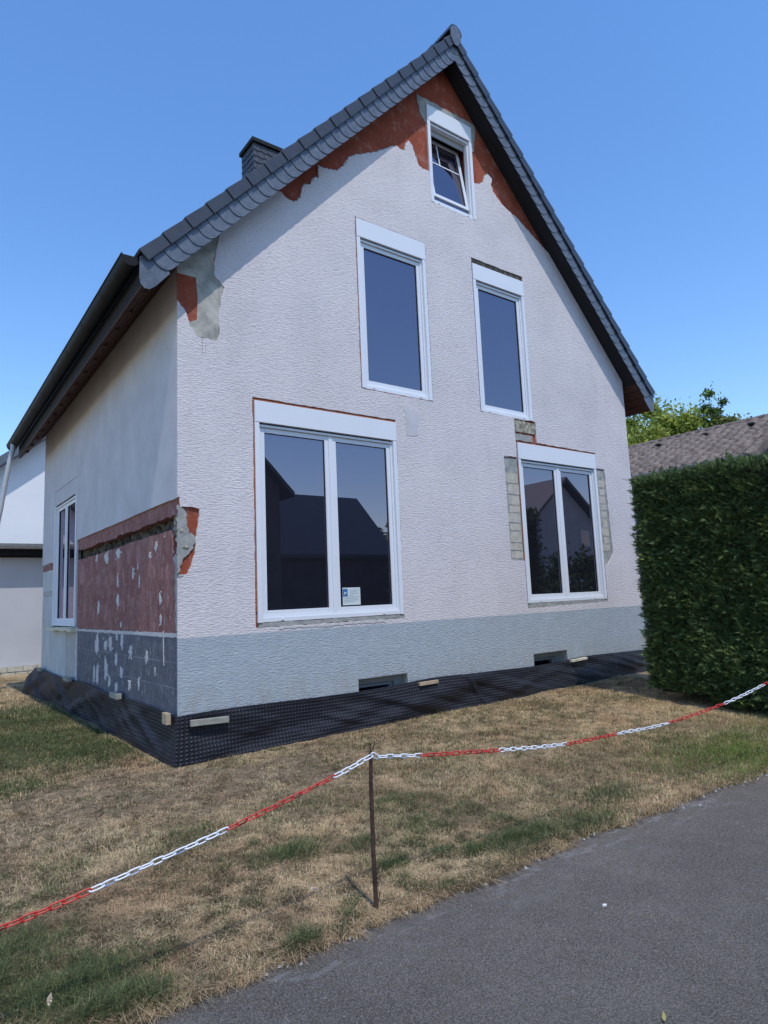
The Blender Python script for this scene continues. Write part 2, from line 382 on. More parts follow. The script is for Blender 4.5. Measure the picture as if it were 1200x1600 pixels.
L = lambda a, z, d: (d, a, z)          # left wall, depth into the house
def jag(pts, amp=0.012, step=0.05, closed=True):
    r = random.Random(len(pts) * 31 + int(abs(pts[0][0]) * 100))
    out = []
    n = len(pts)
    for i in range(n if closed else n - 1):
        a, c = pts[i], pts[(i + 1) % n]
        d = math.hypot(c[0] - a[0], c[1] - a[1]); k = max(1, int(d / step))
        nx, ny = (-(c[1] - a[1]) / (d + 1e-9), (c[0] - a[0]) / (d + 1e-9))
        for j in range(k):
            t = j / k; w = 0 if j == 0 else r.uniform(-amp, amp)
            out.append((a[0] + (c[0] - a[0]) * t + nx * w, a[1] + (c[1] - a[1]) * t + ny * w))
    if not closed: out.append(pts[-1])
    return out
def rect(x0, x1, z0, z1): return [(x0, z0), (x1, z0), (x1, z1), (x0, z1)]

# ------------------------------------------------------------ noise on arrays
def vnoise(x, y, seed):
    xi = np.floor(x).astype(int); yi = np.floor(y).astype(int)
    fx = x - xi; fy = y - yi; fx = fx * fx * (3 - 2 * fx); fy = fy * fy * (3 - 2 * fy)
    def h(a, b_):
        n = (a * 374761393 + b_ * 668265263 + seed * 974634777) & 0xffffffff
        n = ((n ^ (n >> 13)) * 1274126177) & 0xffffffff
        return ((n ^ (n >> 16)) & 0xffff) / 65535.0
    return (h(xi, yi) * (1 - fx) + h(xi + 1, yi) * fx) * (1 - fy) + (h(xi, yi + 1) * (1 - fx) + h(xi + 1, yi + 1) * fx) * fy
def fbm(x, y, s, seed=1, octv=4):
    t = 0; a = 0.5; tot = 0
    for i in range(octv):
        t = t + a * vnoise(x * s, y * s, seed + i * 17); tot += a; a *= 0.55; s *= 2.1
    return t / tot

# ------------------------------------------------------------ the setting
EDGE_Y = -3.66
def edge_y(x):
    return EDGE_Y + 0.10 * (fbm(x, x * 0 + 3.1, 0.9, 5) - 0.5) + 0.10 * (fbm(x, x * 0, 6, 9) - 0.5) + 0.05 * (fbm(x, x * 0, 28, 13, 3) - 0.5) - 0.036 * np.clip(x - 1.0, 0, 4)
def ground_z(x, y):
    x = np.asarray(x, dtype=float); y = np.asarray(y, dtype=float)
    t = np.clip((y - EDGE_Y) / 3.6, 0, 1); t = t * t * (3 - 2 * t)
    z = -0.488 + t * (0.03 + 0.12 * np.clip(x / 8, 0, 1)) + 0.03 * np.clip(y / 7, 0, 1)
    z = z + 0.030 * (fbm(x, y, 1.3, 3) - 0.5) * (0.4 + t) + 0.022 * (fbm(x, y, 6, 8) - 0.5)
    z = np.where(y < edge_y(x) + 0.02, -0.53, z)
    return z
STRAW = np.array([0.76, 0.595, 0.355]); STRAW2 = np.array([0.60, 0.415, 0.245]); SOIL = np.array([0.40, 0.305, 0.205])
GREEN = np.array([0.085, 0.108, 0.045]); GREEN2 = np.array([0.20, 0.225, 0.09]); DARKT = np.array([0.22, 0.165, 0.10])
BLOBS = [(-1.60, -3.28, .36, 1), (-1.85, -3.05, .25, .9), (-1.50, -3.50, .22, 1), (-1.75, -2.75, .28, .8), (-0.26, -2.65, .22, .8), (0.10, -3.18, .13, 1), (0.45, -3.24, .10, .9),
         (0.90, -3.40, .26, 1), (1.45, -3.46, .34, 1), (2.05, -3.25, .35, .8), (1.15, -3.42, .2, .9), (0.62, -3.36, .12, .9), (-0.55, 1.3, .75, 1), (-0.9, 2.3, 1.1, 1), (-0.9, 4.5, 1.6, 1), (-1.5, 1.6, .9, .9),
         (-1.35, 0.2, .35, .8), (-0.71, -3.60, .09, .8), (0.15, -2.80, .15, .6), (-0.60, -1.95, .35, .6), (-1.6, 1.2, .6, .8), (0.65, -2.9, .2, .6), (1.3, -2.6, .25, .5),
         (2.6, -2.5, .3, .4)]
def green_mask(x, y):
    g = np.clip((fbm(x, y, 2.2, 21) - 0.55) * 5, 0, 1) * 0.40
    g = g * np.clip((y - EDGE_Y - .25) / .4, .15, 1)
    g = np.maximum(g, np.clip((fbm(x, y, 5.5, 41, 3) - 0.63) * 6, 0, 1) * 0.5)
    for bx, by, r, w in BLOBS:
        d = np.sqrt((x - bx) ** 2 + ((y - by) * (1.5 if by < -1 else 1)) ** 2) / r + 0.9 * (fbm(x, y, 6, 33) - 0.5)
        g = np.maximum(g, w * np.clip(1.35 - d, 0, 1))
    right = np.clip((x - 2.5) / 1.2, 0, 1) * np.clip((-2.2 - y) / 0.9, 0, 1) * (0.25 + 0.9 * fbm(x, y, 3, 55))
    return np.clip(np.maximum(g, right), 0, 1)
def soil_mask(x, y):
    s = np.clip((fbm(x, y, 1.5, 61) - 0.52) * 4.5, 0, 1)
    band = np.exp(-((y + 0.85) / 0.95) ** 2) * np.clip((3.5 - x) / 2.5, 0, 1)
    return np.clip(0.45 * s + band * (0.35 + 0.9 * fbm(x, y, 2.3, 71)), 0, 1)
def mixv(a, b_, t): return a * (1 - t[:, None]) + b_ * t[:, None]
def lawn_col(x, y, soil_w=1.0):
    x = np.asarray(x); y = np.asarray(y)
    f = np.clip((fbm(x, y, 3.0, 81) - 0.3) * 2.2, 0, 1)
    c = mixv(np.tile(STRAW, (len(x), 1)), np.tile(STRAW2, (len(x), 1)), f)
    c = mixv(c, np.tile(DARKT, (len(x), 1)), np.clip((fbm(x, y, 3.4, 91) - 0.47) * 4.2, 0, 1) * 0.55)
    c = mixv(c, np.tile(SOIL, (len(x), 1)), soil_mask(x, y) * soil_w)
    return c

# one ground sheet: fine grid near, coarse far
def grid_axis(parts):
    out = []
    for a, b_, n in parts: out += list(np.linspace(a, b_, n, endpoint=False))
    out.append(parts[-1][1]); return np.array(out)
gx = grid_axis([(-220, -20, 8), (-20, -5, 15), (-5, 8, 330), (8, 20, 15), (20, 220, 8)])
gy = grid_axis([(-220, -20, 8), (-20, -4.2, 15), (-4.2, 0.6, 130), (0.6, 13, 90), (13, 220, 9)])
X, Y = np.meshgrid(gx, gy, indexing='ij')
Z = ground_z(X.ravel(), Y.ravel())
Z = np.where((np.abs(X.ravel()) > 30) | (np.abs(Y.ravel()) > 30), -0.5, Z)
nx, ny = len(gx), len(gy)
idx = np.arange(nx * ny).reshape(nx, ny)
fc = np.stack([idx[:-1, :-1], idx[1:, :-1], idx[1:, 1:], idx[:-1, 1:]], -1).reshape(-1, 4)
cg = lawn_col(X.ravel(), Y.ravel()); gm = green_mask(X.ravel(), Y.ravel())
cg = mixv(cg * 0.80, np.tile(GREEN * 0.9, (len(cg), 1)), gm * 0.75)
tag(np_mesh('ground', np.stack([X.ravel(), Y.ravel(), Z], -1), fc, 'soil', cg, smooth=True), kind='structure')
# driveway
ex = np.linspace(-30, 45, 3000)
ey = edge_y(ex)
vs = np.concatenate([np.stack([ex, ey, np.full_like(ex, -0.502)], -1), np.stack([ex, ey - 0.05 - 0.06 * fbm(ex, ex * 0, 5, 12), np.full_like(ex, -0.494)], -1),
                     np.stack([ex, ex * 0 - 60, np.full_like(ex, -0.494)], -1)])
n = len(ex); i = np.arange(n - 1)
fc = np.concatenate([np.stack([i, i + 1, i + 1 + n, i + n], -1), np.stack([i + n, i + 1 + n, i + 1 + 2 * n, i + 2 * n], -1)])
tag(np_mesh('driveway', vs, fc, 'asphalt'), kind='structure')

# grass blades
def blades(n, x0, x1, y0, y1, near):
    x = rng.uniform(x0, x1, n); y = rng.uniform(y0, y1, n)
    keep = (y > edge_y(x) - 0.035 * rng.random(n)) & ~((x > -0.12) & (y > -0.12))
    gm = green_mask(x, y); sm = soil_mask(x, y)
    tuft = fbm(x, y, 13, 101, 2)
    p = 0.6 + 1.0 * (tuft - 0.5) + 1.3 * (fbm(x, y, 17, 131, 2) - .5) * sm - 0.40 * sm + 0.45 * gm
    p = np.where(y < edge_y(x) + 0.15, p + 0.25, p)
    keep &= rng.random(n) < p
    x, y, gm, sm, tuft = x[keep], y[keep], gm[keep], sm[keep], tuft[keep]
    n = len(x)
    z = ground_z(x, y); z = np.where(z < -0.52, -0.495, z)
    isg = rng.random(n) < gm * 0.8 + 0.03
    h = np.where(isg, rng.uniform(.018, .050, n), rng.uniform(.010, .036, n)) * (0.75 + 0.6 * tuft)
    h *= np.where(y < edge_y(x) + 0.12, 1.35, 1.0)
    h *= (1 - 0.3 * sm) * (1 + .55 * gm)
    w = rng.uniform(.0008, .0015, n) * near
    a = rng.uniform(0, 2 * np.pi, n); lean = np.where(isg, rng.uniform(.3, 1.6, n), rng.uniform(.8, 3.4, n))
    dx, dy = np.cos(a), np.sin(a); px, py = -dy, dx
    tw = rng.uniform(-.6, .6, n)
    b0 = np.stack([x - px * w, y - py * w, z - .004], -1); b1 = np.stack([x + px * w, y + py * w, z - .004], -1)
    mh = h * .6; mo = h * .25 * lean
    m0 = np.stack([x + dx * mo - px * w * .8, y + dy * mo - py * w * .8, z + mh], -1)
    m1 = np.stack([x + dx * mo + px * w * .8, y + dy * mo + py * w * .8, z + mh], -1)
    to = h * lean
    t = np.stack([x + dx * to + px * tw * h * .3, y + dy * to + py * tw * h * .3, z + h * np.clip(1.25 - lean * .36, .22, 1.1)], -1)
    V = np.stack([b0, b1, m1, m0, t], 1).reshape(-1, 3)
    o = np.arange(n) * 5
    Fc = np.concatenate([np.stack([o, o + 1, o + 2], -1), np.stack([o, o + 2, o + 3], -1), np.stack([o + 3, o + 2, o + 4], -1)])
    dk = (rng.random(n) < np.clip((fbm(x, y, 15, 131, 2) - .45) * 6, 0, .95) * (.55 + .45 * sm))
    c = lawn_col(x, y, 0.3) * rng.uniform(.5, 1.4, (n, 1))
    c = np.where(dk[:, None], np.array([.115, .09, .05]) * rng.uniform(.6, 1.6, (n, 1)), c)
    gg = np.where((rng.random(n) < .35)[:, None], GREEN2, GREEN) * rng.uniform(.6, 1.35, (n, 1))
    gb = np.clip((x - 2.4) / 0.8, 0, 1) * np.clip((-2.3 - y), 0, 1)
    gg = mixv(gg, gg * np.array([1.25, 1.45, .8]), gb)
    c = np.where(isg[:, None], gg, c)
    return V, Fc, np.repeat(c, 5, axis=0)
sets = [blades(260000, -2.3, 1.2, -3.80, -2.2, 1.0), blades(230000, -2.4, 4.6, -3.80, -1.2, 1.1),
        blades(150000, -2.4, 7.0, -1.4, 0.0, 1.4), blades(110000, -2.2, -0.1, 0, 4.0, 1.7), blades(40000, -2.5, 0.0, 4.0, 12, 2.6),
        blades(60000, 2.8, 7.6, -3.95, -1.0, 1.2)]
off = 0; VV = []; FF = []; CC = []
for V, Fc, c in sets: VV.append(V); FF.append(Fc + off); CC.append(c); off += len(V)
tag(np_mesh('grass', np.concatenate(VV), np.concatenate(FF), 'blade', np.concatenate(CC)),
    'short dry straw coloured lawn with green tufts', 'grass', kind='stuff')
# straw bits and grit lying on the asphalt
mb = MB()
r = random.Random(5)
for k in range(420):
    x = r.uniform(-1.6, 4.5); y = EDGE_Y - 0.06 - abs(r.gauss(0, 0.55)); z = -0.492
    if y < -5.6: continue
    a = r.uniform(0, math.pi)
    if k % 3 == 0:
        l = r.uniform(.008, .028); w = .0012
        mb.add([(x - math.cos(a) * l - math.sin(a) * w, y - math.sin(a) * l + math.cos(a) * w, z), (x - math.cos(a) * l + math.sin(a) * w, y - math.sin(a) * l - math.cos(a) * w, z),
                (x + math.cos(a) * l, y + math.sin(a) * l, z + .004)], [(0, 1, 2)], 0)
    else:
        s = r.uniform(.0012, .0034)
        vs = [(x + s * math.cos(t + a) * r.uniform(.7, 1.2), y + s * math.sin(t + a) * r.uniform(.7, 1.2), z - .002) for t in (0, 1.57, 3.14, 4.71)] + [(x, y, z + s * .9)]
        mb.add(vs, [(0, 1, 4), (1, 2, 4), (2, 3, 4), (3, 0, 4)], 1 if k % 2 else 2)
for k in range(330):
    x = r.uniform(-1.7, 4.6); y = float(edge_y(np.array([x]))[0]) + r.gauss(-.01, .035); s = r.uniform(.004, .013)
    a = r.uniform(0, 3); z = -.494
    ring = [(x + s * math.cos(t + a) * r.uniform(.7, 1.3), y + s * math.sin(t + a) * r.uniform(.6, 1.1), z - .002) for t in (0, 1.25, 2.5, 3.77, 5.0)]
    top = [(x + (p[0] - x) * .6, y + (p[1] - y) * .6, z + s * r.uniform(.4, .8)) for p in ring]
    mb.add(ring + top, [(5, 6, 7, 8, 9)] + [(i, (i + 1) % 5, 5 + (i + 1) % 5, 5 + i) for i in range(5)], 3 if k % 3 else 2)
tag(mb.build('gravel', ['lumber', 'mortar', 'warm_panel', 'asphalt'], recalc=False), 'loose grit and straw bits scattered on the asphalt', 'gravel', kind='stuff')

# ------------------------------------------------------------ the house
house = empty('house', 'white rendered gabled house being renovated, with slate verge, red paint showing and new windows', 'house')
W, D = 8.0, 7.25
RX, RP, M = 4.04, 8.868, 1.06            # ridge x, soffit peak, roof pitch
S = lambda x: RP - M * abs(x - RX)
def shear(o, k=0.028):
    me = o.data
    for vv in me.vertices:
        x, y, z = vv.co
        if y > 0: vv.co.z -= k * y * max(0.0, min(1.0, (RX - x) / 4.4))
    me.update()
# window openings: x0, x1, z0 (sill), zb (box underside), z1 (top)
WIN = dict(A=(0.853, 2.816, 0.832, 3.010, 3.250), B=(5.105, 7.003, 0.872, 3.000, 3.245), C=(2.318, 3.472, 3.635, 5.645, 5.893),
           D=(4.388, 5.495, 3.622, 5.626, 5.872), E=(3.650, 4.538, 6.592, 7.866, 8.108))
holes_base = [rect(w[0] + .004, w[1] - .004, w[2] + .004, w[4] - .004) for w in WIN.values()]
cellar = [(2.10, 2.83, -0.33, 0.122), (5.14, 5.90, -0.33, 0.152)]
holes_base += [rect(*c) for c in cellar]
wall = [(0.121, -0.6), (W, -0.6), (W, S(W) - .004), (RX, RP - .004), (0.121, S(0.121) - .004)]
mb = MB(); mb.prism(wall, 0.0225, 0.32, F, holes_base)
mb.build('front_wall', 'red_render', house)
# plaster layer with the ragged openings
jl = [(1.251, 5.86), (1.289, 5.819), (1.36, 5.79), (1.425, 5.783), (1.511, 5.872), (1.53, 5.98), (1.573, 6.067), (1.66, 6.11), (1.70, 6.20), (1.78, 6.238), (1.772, 6.40), (1.86, 6.40), (1.95, 6.415),
      (2.057, 6.44), (2.169, 6.554), (2.237, 6.694), (2.402, 6.80), (2.704, 6.96), (2.927, 7.115), (3.073, 7.20), (3.13, 7.17), (3.2, 7.18), (3.229, 7.31), (3.291, 7.37), (3.34, 7.33), (3.368, 7.26), (3.438, 7.08), (3.52, 7.03), (3.604, 7.046)]
jr = [(4.572, 7.207), (4.66, 7.215), (4.753, 7.289), (4.79, 7.40), (4.85, 7.46), (4.945, 7.437), (4.94, 7.37), (4.913, 7.303), (4.96, 7.20), (5.038, 7.136), (5.15, 7.06), (5.292, 6.996), (5.43, 6.96), (5.578, 6.891), (5.825, 6.752), (5.98, 6.68), (6.122, 6.60), (6.2, S(6.2) - .006)]
cp = [(0.434, 4.892), (0.40, 4.72), (0.408, 4.58), (0.47, 4.53), (0.523, 4.471), (0.49, 4.38), (0.475, 4.295), (0.45, 4.10), (0.46, 3.924), (0.424, 3.837), (0.32, 3.85), (0.201, 3.846), (0.136, 3.943), (0.115, 4.02), (0.083, 4.10), (0.0, 4.195)]
gg = [(0.0, 2.127), (0.024, 2.127), (0.03, 2.02), (0.10, 2.03), (0.228, 2.014), (0.214, 1.90), (0.196, 1.78), (0.186, 1.719), (0.18, 1.60), (0.159, 1.513), (0.106, 1.36), (0.031, 1.308), (0.0, 1.32)]
E_ = WIN['E']
outer = [(0, -0.6), (W, -0.6), (W, S(W) - .006)] + jag(jr[::-1], .013, .022, False) + [(E_[1], 7.2), (E_[1], E_[2]), (E_[0], E_[2]), (E_[0], 7.05)] \
    + jag(jl[::-1], .013, .022, False) + [(1.20, S(1.20) - .006), (0.47, S(0.47) - .006)] + jag(cp, .008, .03, False) + jag(gg, .007, .03, False)
def hole(w, l, rgt, bot, top, j=.004): return jag(rect(w[0] - l, w[1] + rgt, w[2] - bot, w[4] + top), j, .06)
holes_pl = [hole(WIN['A'], .022, .006, .05, .035), hole(WIN['C'], .016, .010, .012, .014), hole(WIN['D'], .014, .004, .008, .085)]
# window B with brick strips both sides and the rough block above
B_ = WIN['B']
hb = [(B_[0] - .01, .805), (B_[1] + .02, .825), (B_[1] + .02, 1.44), (7.12, 1.435), (7.20, 1.50), (7.282, 1.599), (7.26, 2.3), (7.236, 3.018), (B_[1] + .02, 3.014), (B_[1] + .015, 3.275),
      (5.56, 3.285), (5.555, 3.615), (5.075, 3.60), (5.075, 3.02), (4.80, 3.01), (4.806, 2.2), (4.811, 1.50), (B_[0] - .01, 1.485)]
holes_pl.append(jag(hb, .006, .05))
holes_pl += [rect(*c) for c in cellar]
holes_pl[4][:] = holes_pl[4]
mb = MB(); mb.prism(outer, 0.0, 0.022, F, holes_pl)
mb.build('front_plaster', 'stucco', house)
for pts_, dz_ in ((jl, .016), (jr, .016)):
    up_ = jag([(a, z + dz_) for a, z in pts_], .012, .022, False)[1:-1]
    if pts_ is jr: up_ = [p for p in up_ if p[1] < S(p[0]) - .02]
    else: up_ = [p for p in up_ if p[1] < S(p[0]) - .02 and p[0] < E_[0] - .01]
    dn_ = [(a, z - .05) for a, z in up_][::-1]
    mb = MB(); mb.prism(up_ + dn_, .011, .0222, F); mb.build('plaster_lip', 'pale_panel', house)
# mortar-coloured repairs
mb = MB()
cpo = [(0.0, 4.50), (0.0, S(0) - .01), (0.47, S(.47) - .01)] + jag(cp[:-2], .008, .03, False) + [(0.136, 3.99), (0.213, 4.035), (0.221, 4.266), (0.204, 4.501)]
mb.prism(cpo, 0.008, 0.0215, F)
o = mb.build('mortar_patch', 'green_grey_mortar', house); tag(o, 'greenish grey bare mortar under the left verge')
mb = MB(); mb.prism([(0.0, 4.17), (0.083, 4.08), (0.136, 3.985), (0.217, 4.03), (0.225, 4.266), (0.208, 4.505), (0.0, 4.505)], .0145, .0222, F)
tag(mb.build('paint_patch', 'red_render', house), 'dark red paint left at the top corner of the wall')
mb = MB(); mb.prism(jag([(2.963, 3.453), (3.02, 3.475), (3.09, 3.45), (3.192, 3.451), (3.20, 3.30), (3.186, 3.128), (3.07, 3.10), (2.999, 3.106), (2.99, 3.3)], .012, .04), -.0035, .004, F)
tag(mb.build('mortar_patch', 'smooth_render', house), 'small smooth pale filled patch between the windows')
mb = MB()   # around the attic window
mb.prism(jag([(3.487, 8.20), (3.487, 8.10), (3.55, 7.90), (3.648, 7.80), (3.648, 8.11), (4.54, 8.11), (4.54, 7.72), (4.60, 7.75), (4.635, 7.98), (4.66, 8.17), (4.62, 8.21)], .01, .05), .012, .0222, F)
mb.build('mortar_patch', 'mortar', house)
mb = MB()
mb.prism(jag(rect(WIN['A'][0] + .01, WIN['A'][1] + .004, .787, .829), .004, .05), .006, .022, F)
mb.build('sill_mortar', 'mortar', house); mb = MB()
mb.prism(jag(rect(B_[0], B_[1] + .012, .812, .870), .004, .05), .006, .022, F)
mb.build('sill_mortar', 'mortar', house)
mb = MB(); mb.prism(jag(rect(WIN['A'][0] + .25, WIN['A'][1] - .3, .752, .780), .010, .03), -.006, .002, F)
mb.build('sill_filler', 'white_filler', house)
mb = MB()
mb.prism(jag(rect(WIN['D'][0] - .01, WIN['D'][1] + .002, 5.876, 5.954), .003, .05), .012, .022, F)
mb.build('lintel_rubble', 'dark_rubble', house)
mb = MB(); mb.prism(jag(rect(5.085, 5.545, 3.415, 3.588), .006, .04), .006, .022, F)
mb.build('lintel_rubble', 'pale_rubble', house)
mb = MB(); mb.prism(jag(rect(5.09, 5.47, 3.285, 3.385), .006, .04), .010, .022, F)
mb.build('mortar_patch', 'mortar', house)
# brick strips beside window B
def brick_strip(x0, x1, z0, z1, seed):
    r = random.Random(seed)
    mb = MB(); mb.box(x0, x1, .0170, .0218, z0, z1, 0)
    z = z0 + .03
    while z < z1 - .25:
        h = r.uniform(.085, .15)
        a = x0 + r.uniform(.01, .06); c = x1 - r.uniform(.0, .03)
        pts = jag(rect(a, c, z, z + h), .006, .035)
        mb.prism(pts, .012 + r.uniform(0, .003), .0168, F, mi=1)
        z += h + r.uniform(.015, .028)
    return mb.build('brick_strip', ['mortar', 'pale_stone'], house)
brick_strip(4.80, 5.094, 1.49, 3.0, 3)
mb = MB(); mb.prism([(7.024, 1.445), (7.12, 1.44), (7.195, 1.505), (7.277, 1.6), (7.255, 2.3), (7.232, 3.012), (7.024, 3.008)], .0175, .0222, F); mb.build('mortar_patch', 'mortar', house)
brick_strip(7.024, 7.235, 1.62, 2.99, 4)

# left wall -------------------------------------------------------------
mb = MB()
lw = [(0.0225, 2.118), (1.2, 2.122), (2.3, 2.113), (4.42, 2.108), (4.42, 0.82), (4.49, 0.82), (4.49, 3.12), (6.20, 3.12), (6.20, 1.885), (6.7, 1.90), (D, 1.885), (D, S(0) - .01 - .2), (0.0225, S(0) - .01)]
mb.prism(jag(lw, .004, .12), 0.0, 0.0225, L)
mb.build('side_plaster', 'smooth_render', house)
mb = MB(); mb.prism(rect(4.496, 6.19, 2.865, 3.113), 0.002, 0.03, L)
mb.build('cover_panel', 'smooth_render', house)
mb = MB()
mb.box(4.50, 6.18, -.002, .0, 3.114, 3.124, 0, L); mb.build('cover_gap', 'seal_and_shadow', house)
mb = MB(); mb.prism(jag([(0.0226, 1.950), (0.4, 1.965), (0.97, 1.955), (1.6, 1.945), (2.2, 1.962), (2.3, 1.93), (3.1, 1.955), (3.7, 1.93), (4.42, 1.955), (4.42, 2.30), (0.0226, 2.30)], .012, .05), .0228, .12, L)
mb.build('paint_strip', 'shaded_red_paint', house)
mb = MB(); mb.prism(jag([(0.10, .762), (4.40, .762), (4.40, 1.802), (3.6, 1.80), (2.6, 1.805), (1.6, 1.82), (0.25, 1.818), (0.20, 1.60), (0.10, 1.45)], .006, .07), .020, .12, L)
red_panel = tag(mb.build('painted_render', 'shaded_red_paint', house), 'red painted render, coloured as in shade, scarred by removed adhesive')
mb = MB(); mb.prism(jag(rect(0.0226, 4.36, -.6, .748), .003, .1), .0205, .12, L)
dark_panel = tag(mb.build('painted_render', 'slate_paint', house), 'dark grey painted base of the side wall')
mb = MB(); mb.prism(jag([(0.03, .735), (4.38, .742), (4.38, .768), (0.10, .776), (.03, .79)], .006, .04), .016, .030, L)
mb.prism(jag([(4.36, -.05), (4.47, -.05), (4.47, .80), (4.38, .80)], .014, .05), .015, .12, L)
mb.build('filler_line', 'white_filler', house)
mb = MB()
mb.prism(jag([(0.0226, .80), (.10, .80), (.115, 1.2), (.10, 1.45), (.16, 1.52), (.10, 1.56), (.0226, 1.50)], .012, .04), .014, .12, L)
mb.build('corner_mortar', 'mortar', house)
# chased groove: rubble floor
def rubble(name, a0, a1, z0, z1, d, amp, P, mat, seed, na=None, nz=None, par=house):
    na = na or max(4, int(abs(a1 - a0) / .03)); nz = nz or max(3, int((z1 - z0) / .03))
    A, Zz = np.meshgrid(np.linspace(a0, a1, na), np.linspace(z0, z1, nz), indexing='ij')
    dd = d + amp * (fbm(A, Zz, 9, seed, 4) - .5) * 2
    dd += amp * .8 * (vnoise(A * 22, Zz * 22, seed + 5) - .5)
    pts = [P(a, z, q) for a, z, q in zip(A.ravel(), Zz.ravel(), dd.ravel())]
    ix = np.arange(na * nz).reshape(na, nz)
    fc = np.stack([ix[:-1, :-1], ix[1:, :-1], ix[1:, 1:], ix[:-1, 1:]], -1).reshape(-1, 4)
    return np_mesh(name, np.array(pts), fc, mat, parent=par)
rubble('groove_rubble', .15, 4.45, 1.74, 2.02, .115, .05, L, 'dark_rubble', 3)
mb = MB(); mb.box(.19, .3, .32, D, -.6, 4.3); mb.build('side_wall', 'mortar', house)
# gouged corner
rubble('corner_rubble', .02, .27, 1.55, 2.06, .055, .035, L, 'pale_rubble', 11, 16, 26)
mb = MB(); mb.prism([(.0226, 1.25), (.1205, 1.25), (.1205, 2.15), (.0226, 2.15)], .0215, .06, F); mb.build('corner_paint', 'red_render', house)
def rock(c, s, seed, mb):
    bm = bmesh.new(); bmesh.ops.create_icosphere(bm, subdivisions=2, radius=1)
    r = random.Random(seed)
    for vv in bm.verts:
        vv.co *= 1 + r.uniform(-.16, .16)
        vv.co = Vector((vv.co.x * s[0], vv.co.y * s[1], vv.co.z * s[2])) + Vector(c)
    bm.verts.index_update()
    mb.add([vv.co[:] for vv in bm.verts], [tuple(q.index for q in f.verts) for f in bm.faces]); bm.free()
mb = MB()
for k, (c, s) in enumerate([((.07, .13, 1.86), (.045, .09, .035)), ((.07, .11, 1.71), (.05, .10, .045)), ((.08, .06, 1.62), (.05, .07, .03)), ((.05, .05, 1.95), (.04, .05, .03)), ((.045, .03, 1.78), (.035, .03, .04))]):
    rock(c, s, k, mb)
mb.build('corner_rubble', 'pale_rubble', house, recalc=False)
mb = MB(); mb.prism(jag([(.002, 1.36), (.03, 1.40), (.055, 1.50), (.12, 1.56), (.165, 1.62), (.184, 1.72), (.15, 1.77), (.115, 1.76), (.10, 1.86), (.085, 1.98), (.045, 2.02), (.002, 2.05)], .010, .02), .006, .0212, F)
mb.build('corner_mortar', 'mortar', house)
# adhesive dabs
Wd = [(3.19, 0.58, 0.29, 0.31), (2.74, 0.58, 0.23, 0.14), (2.51, 0.61, 0.22, 0.2), (1.98, 0.66, 0.15, 0.24), (2.22, 0.71, 0.1, 0.11), (1.62, 0.55, 0.16, 0.15), (1.03, 0.5, 0.1, 0.15), (2.23, 0.42, 0.15, 0.17), (2.71, 0.28, 0.22, 0.3), (3.32, 0.18, 0.16, 0.22), (3.14, 0.18, 0.21, 0.26), (2.0, 0.28, 0.16, 0.15), (2.53, 0.13, 0.17, 0.14), (2.21, 0.09, 0.16, 0.13), (1.66, 0.15, 0.13, 0.12), (1.31, 0.2, 0.07, 0.12), (0.74, 0.37, 0.05, 0.09), (0.47, 0.65, 0.04, 0.33), (0.46, 0.5, 0.04, 0.11), (0.71, 1.69, 0.1, 0.12), (0.92, 1.61, 0.08, 0.08), (1.55, 1.44, 0.1, 0.13), (1.3, 1.35, 0.07, 0.12), (2.2, 1.39, 0.1, 0.16), (3.13, 1.07, 0.16, 0.19), (2.18, 1.14, 0.18, 0.16), (0.58, 1.13, 0.08, 0.15), (0.56, 0.91, 0.08, 0.11), (3.25, 1.77, 0.14, 0.08), (2.04, 0.85, 0.09, 0.07), (1.37, 1.51, 0.06, 0.08), (0.44, 1.77, 0.05, 0.02), (2.18, 1.76, 0.28, 0.14), (2.74, 1.75, 0.27, 0.17)]
Pd = [(4.11, 1.55, 0.41, 0.32), (3.57, 1.66, 0.15, 0.16), (3.24, 1.65, 0.14, 0.15), (3.69, 1.42, 0.15, 0.09), (3.12, 1.44, 0.14, 0.2), (2.77, 1.43, 0.15, 0.14), (2.48, 1.42, 0.12, 0.16), (1.94, 1.42, 0.12, 0.13), (1.74, 1.66, 0.17, 0.2), (1.36, 1.65, 0.2, 0.25), (0.93, 1.5, 0.11, 0.24), (2.17, 1.57, 0.2, 0.3), (3.94, 1.07, 0.2, 0.23), (3.58, 1.04, 0.15, 0.13), (3.39, 0.96, 0.14, 0.17), (2.76, 0.99, 0.16, 0.26), (1.91, 1.05, 0.09, 0.13), (0.53, 1.39, 0.09, 0.13), (0.38, 1.39, 0.11, 0.17), (0.78, 1.41, 0.1, 0.14), (0.35, 1.09, 0.1, 0.15), (0.77, 0.83, 0.12, 0.13), (1.28, 0.81, 0.05, 0.08)]
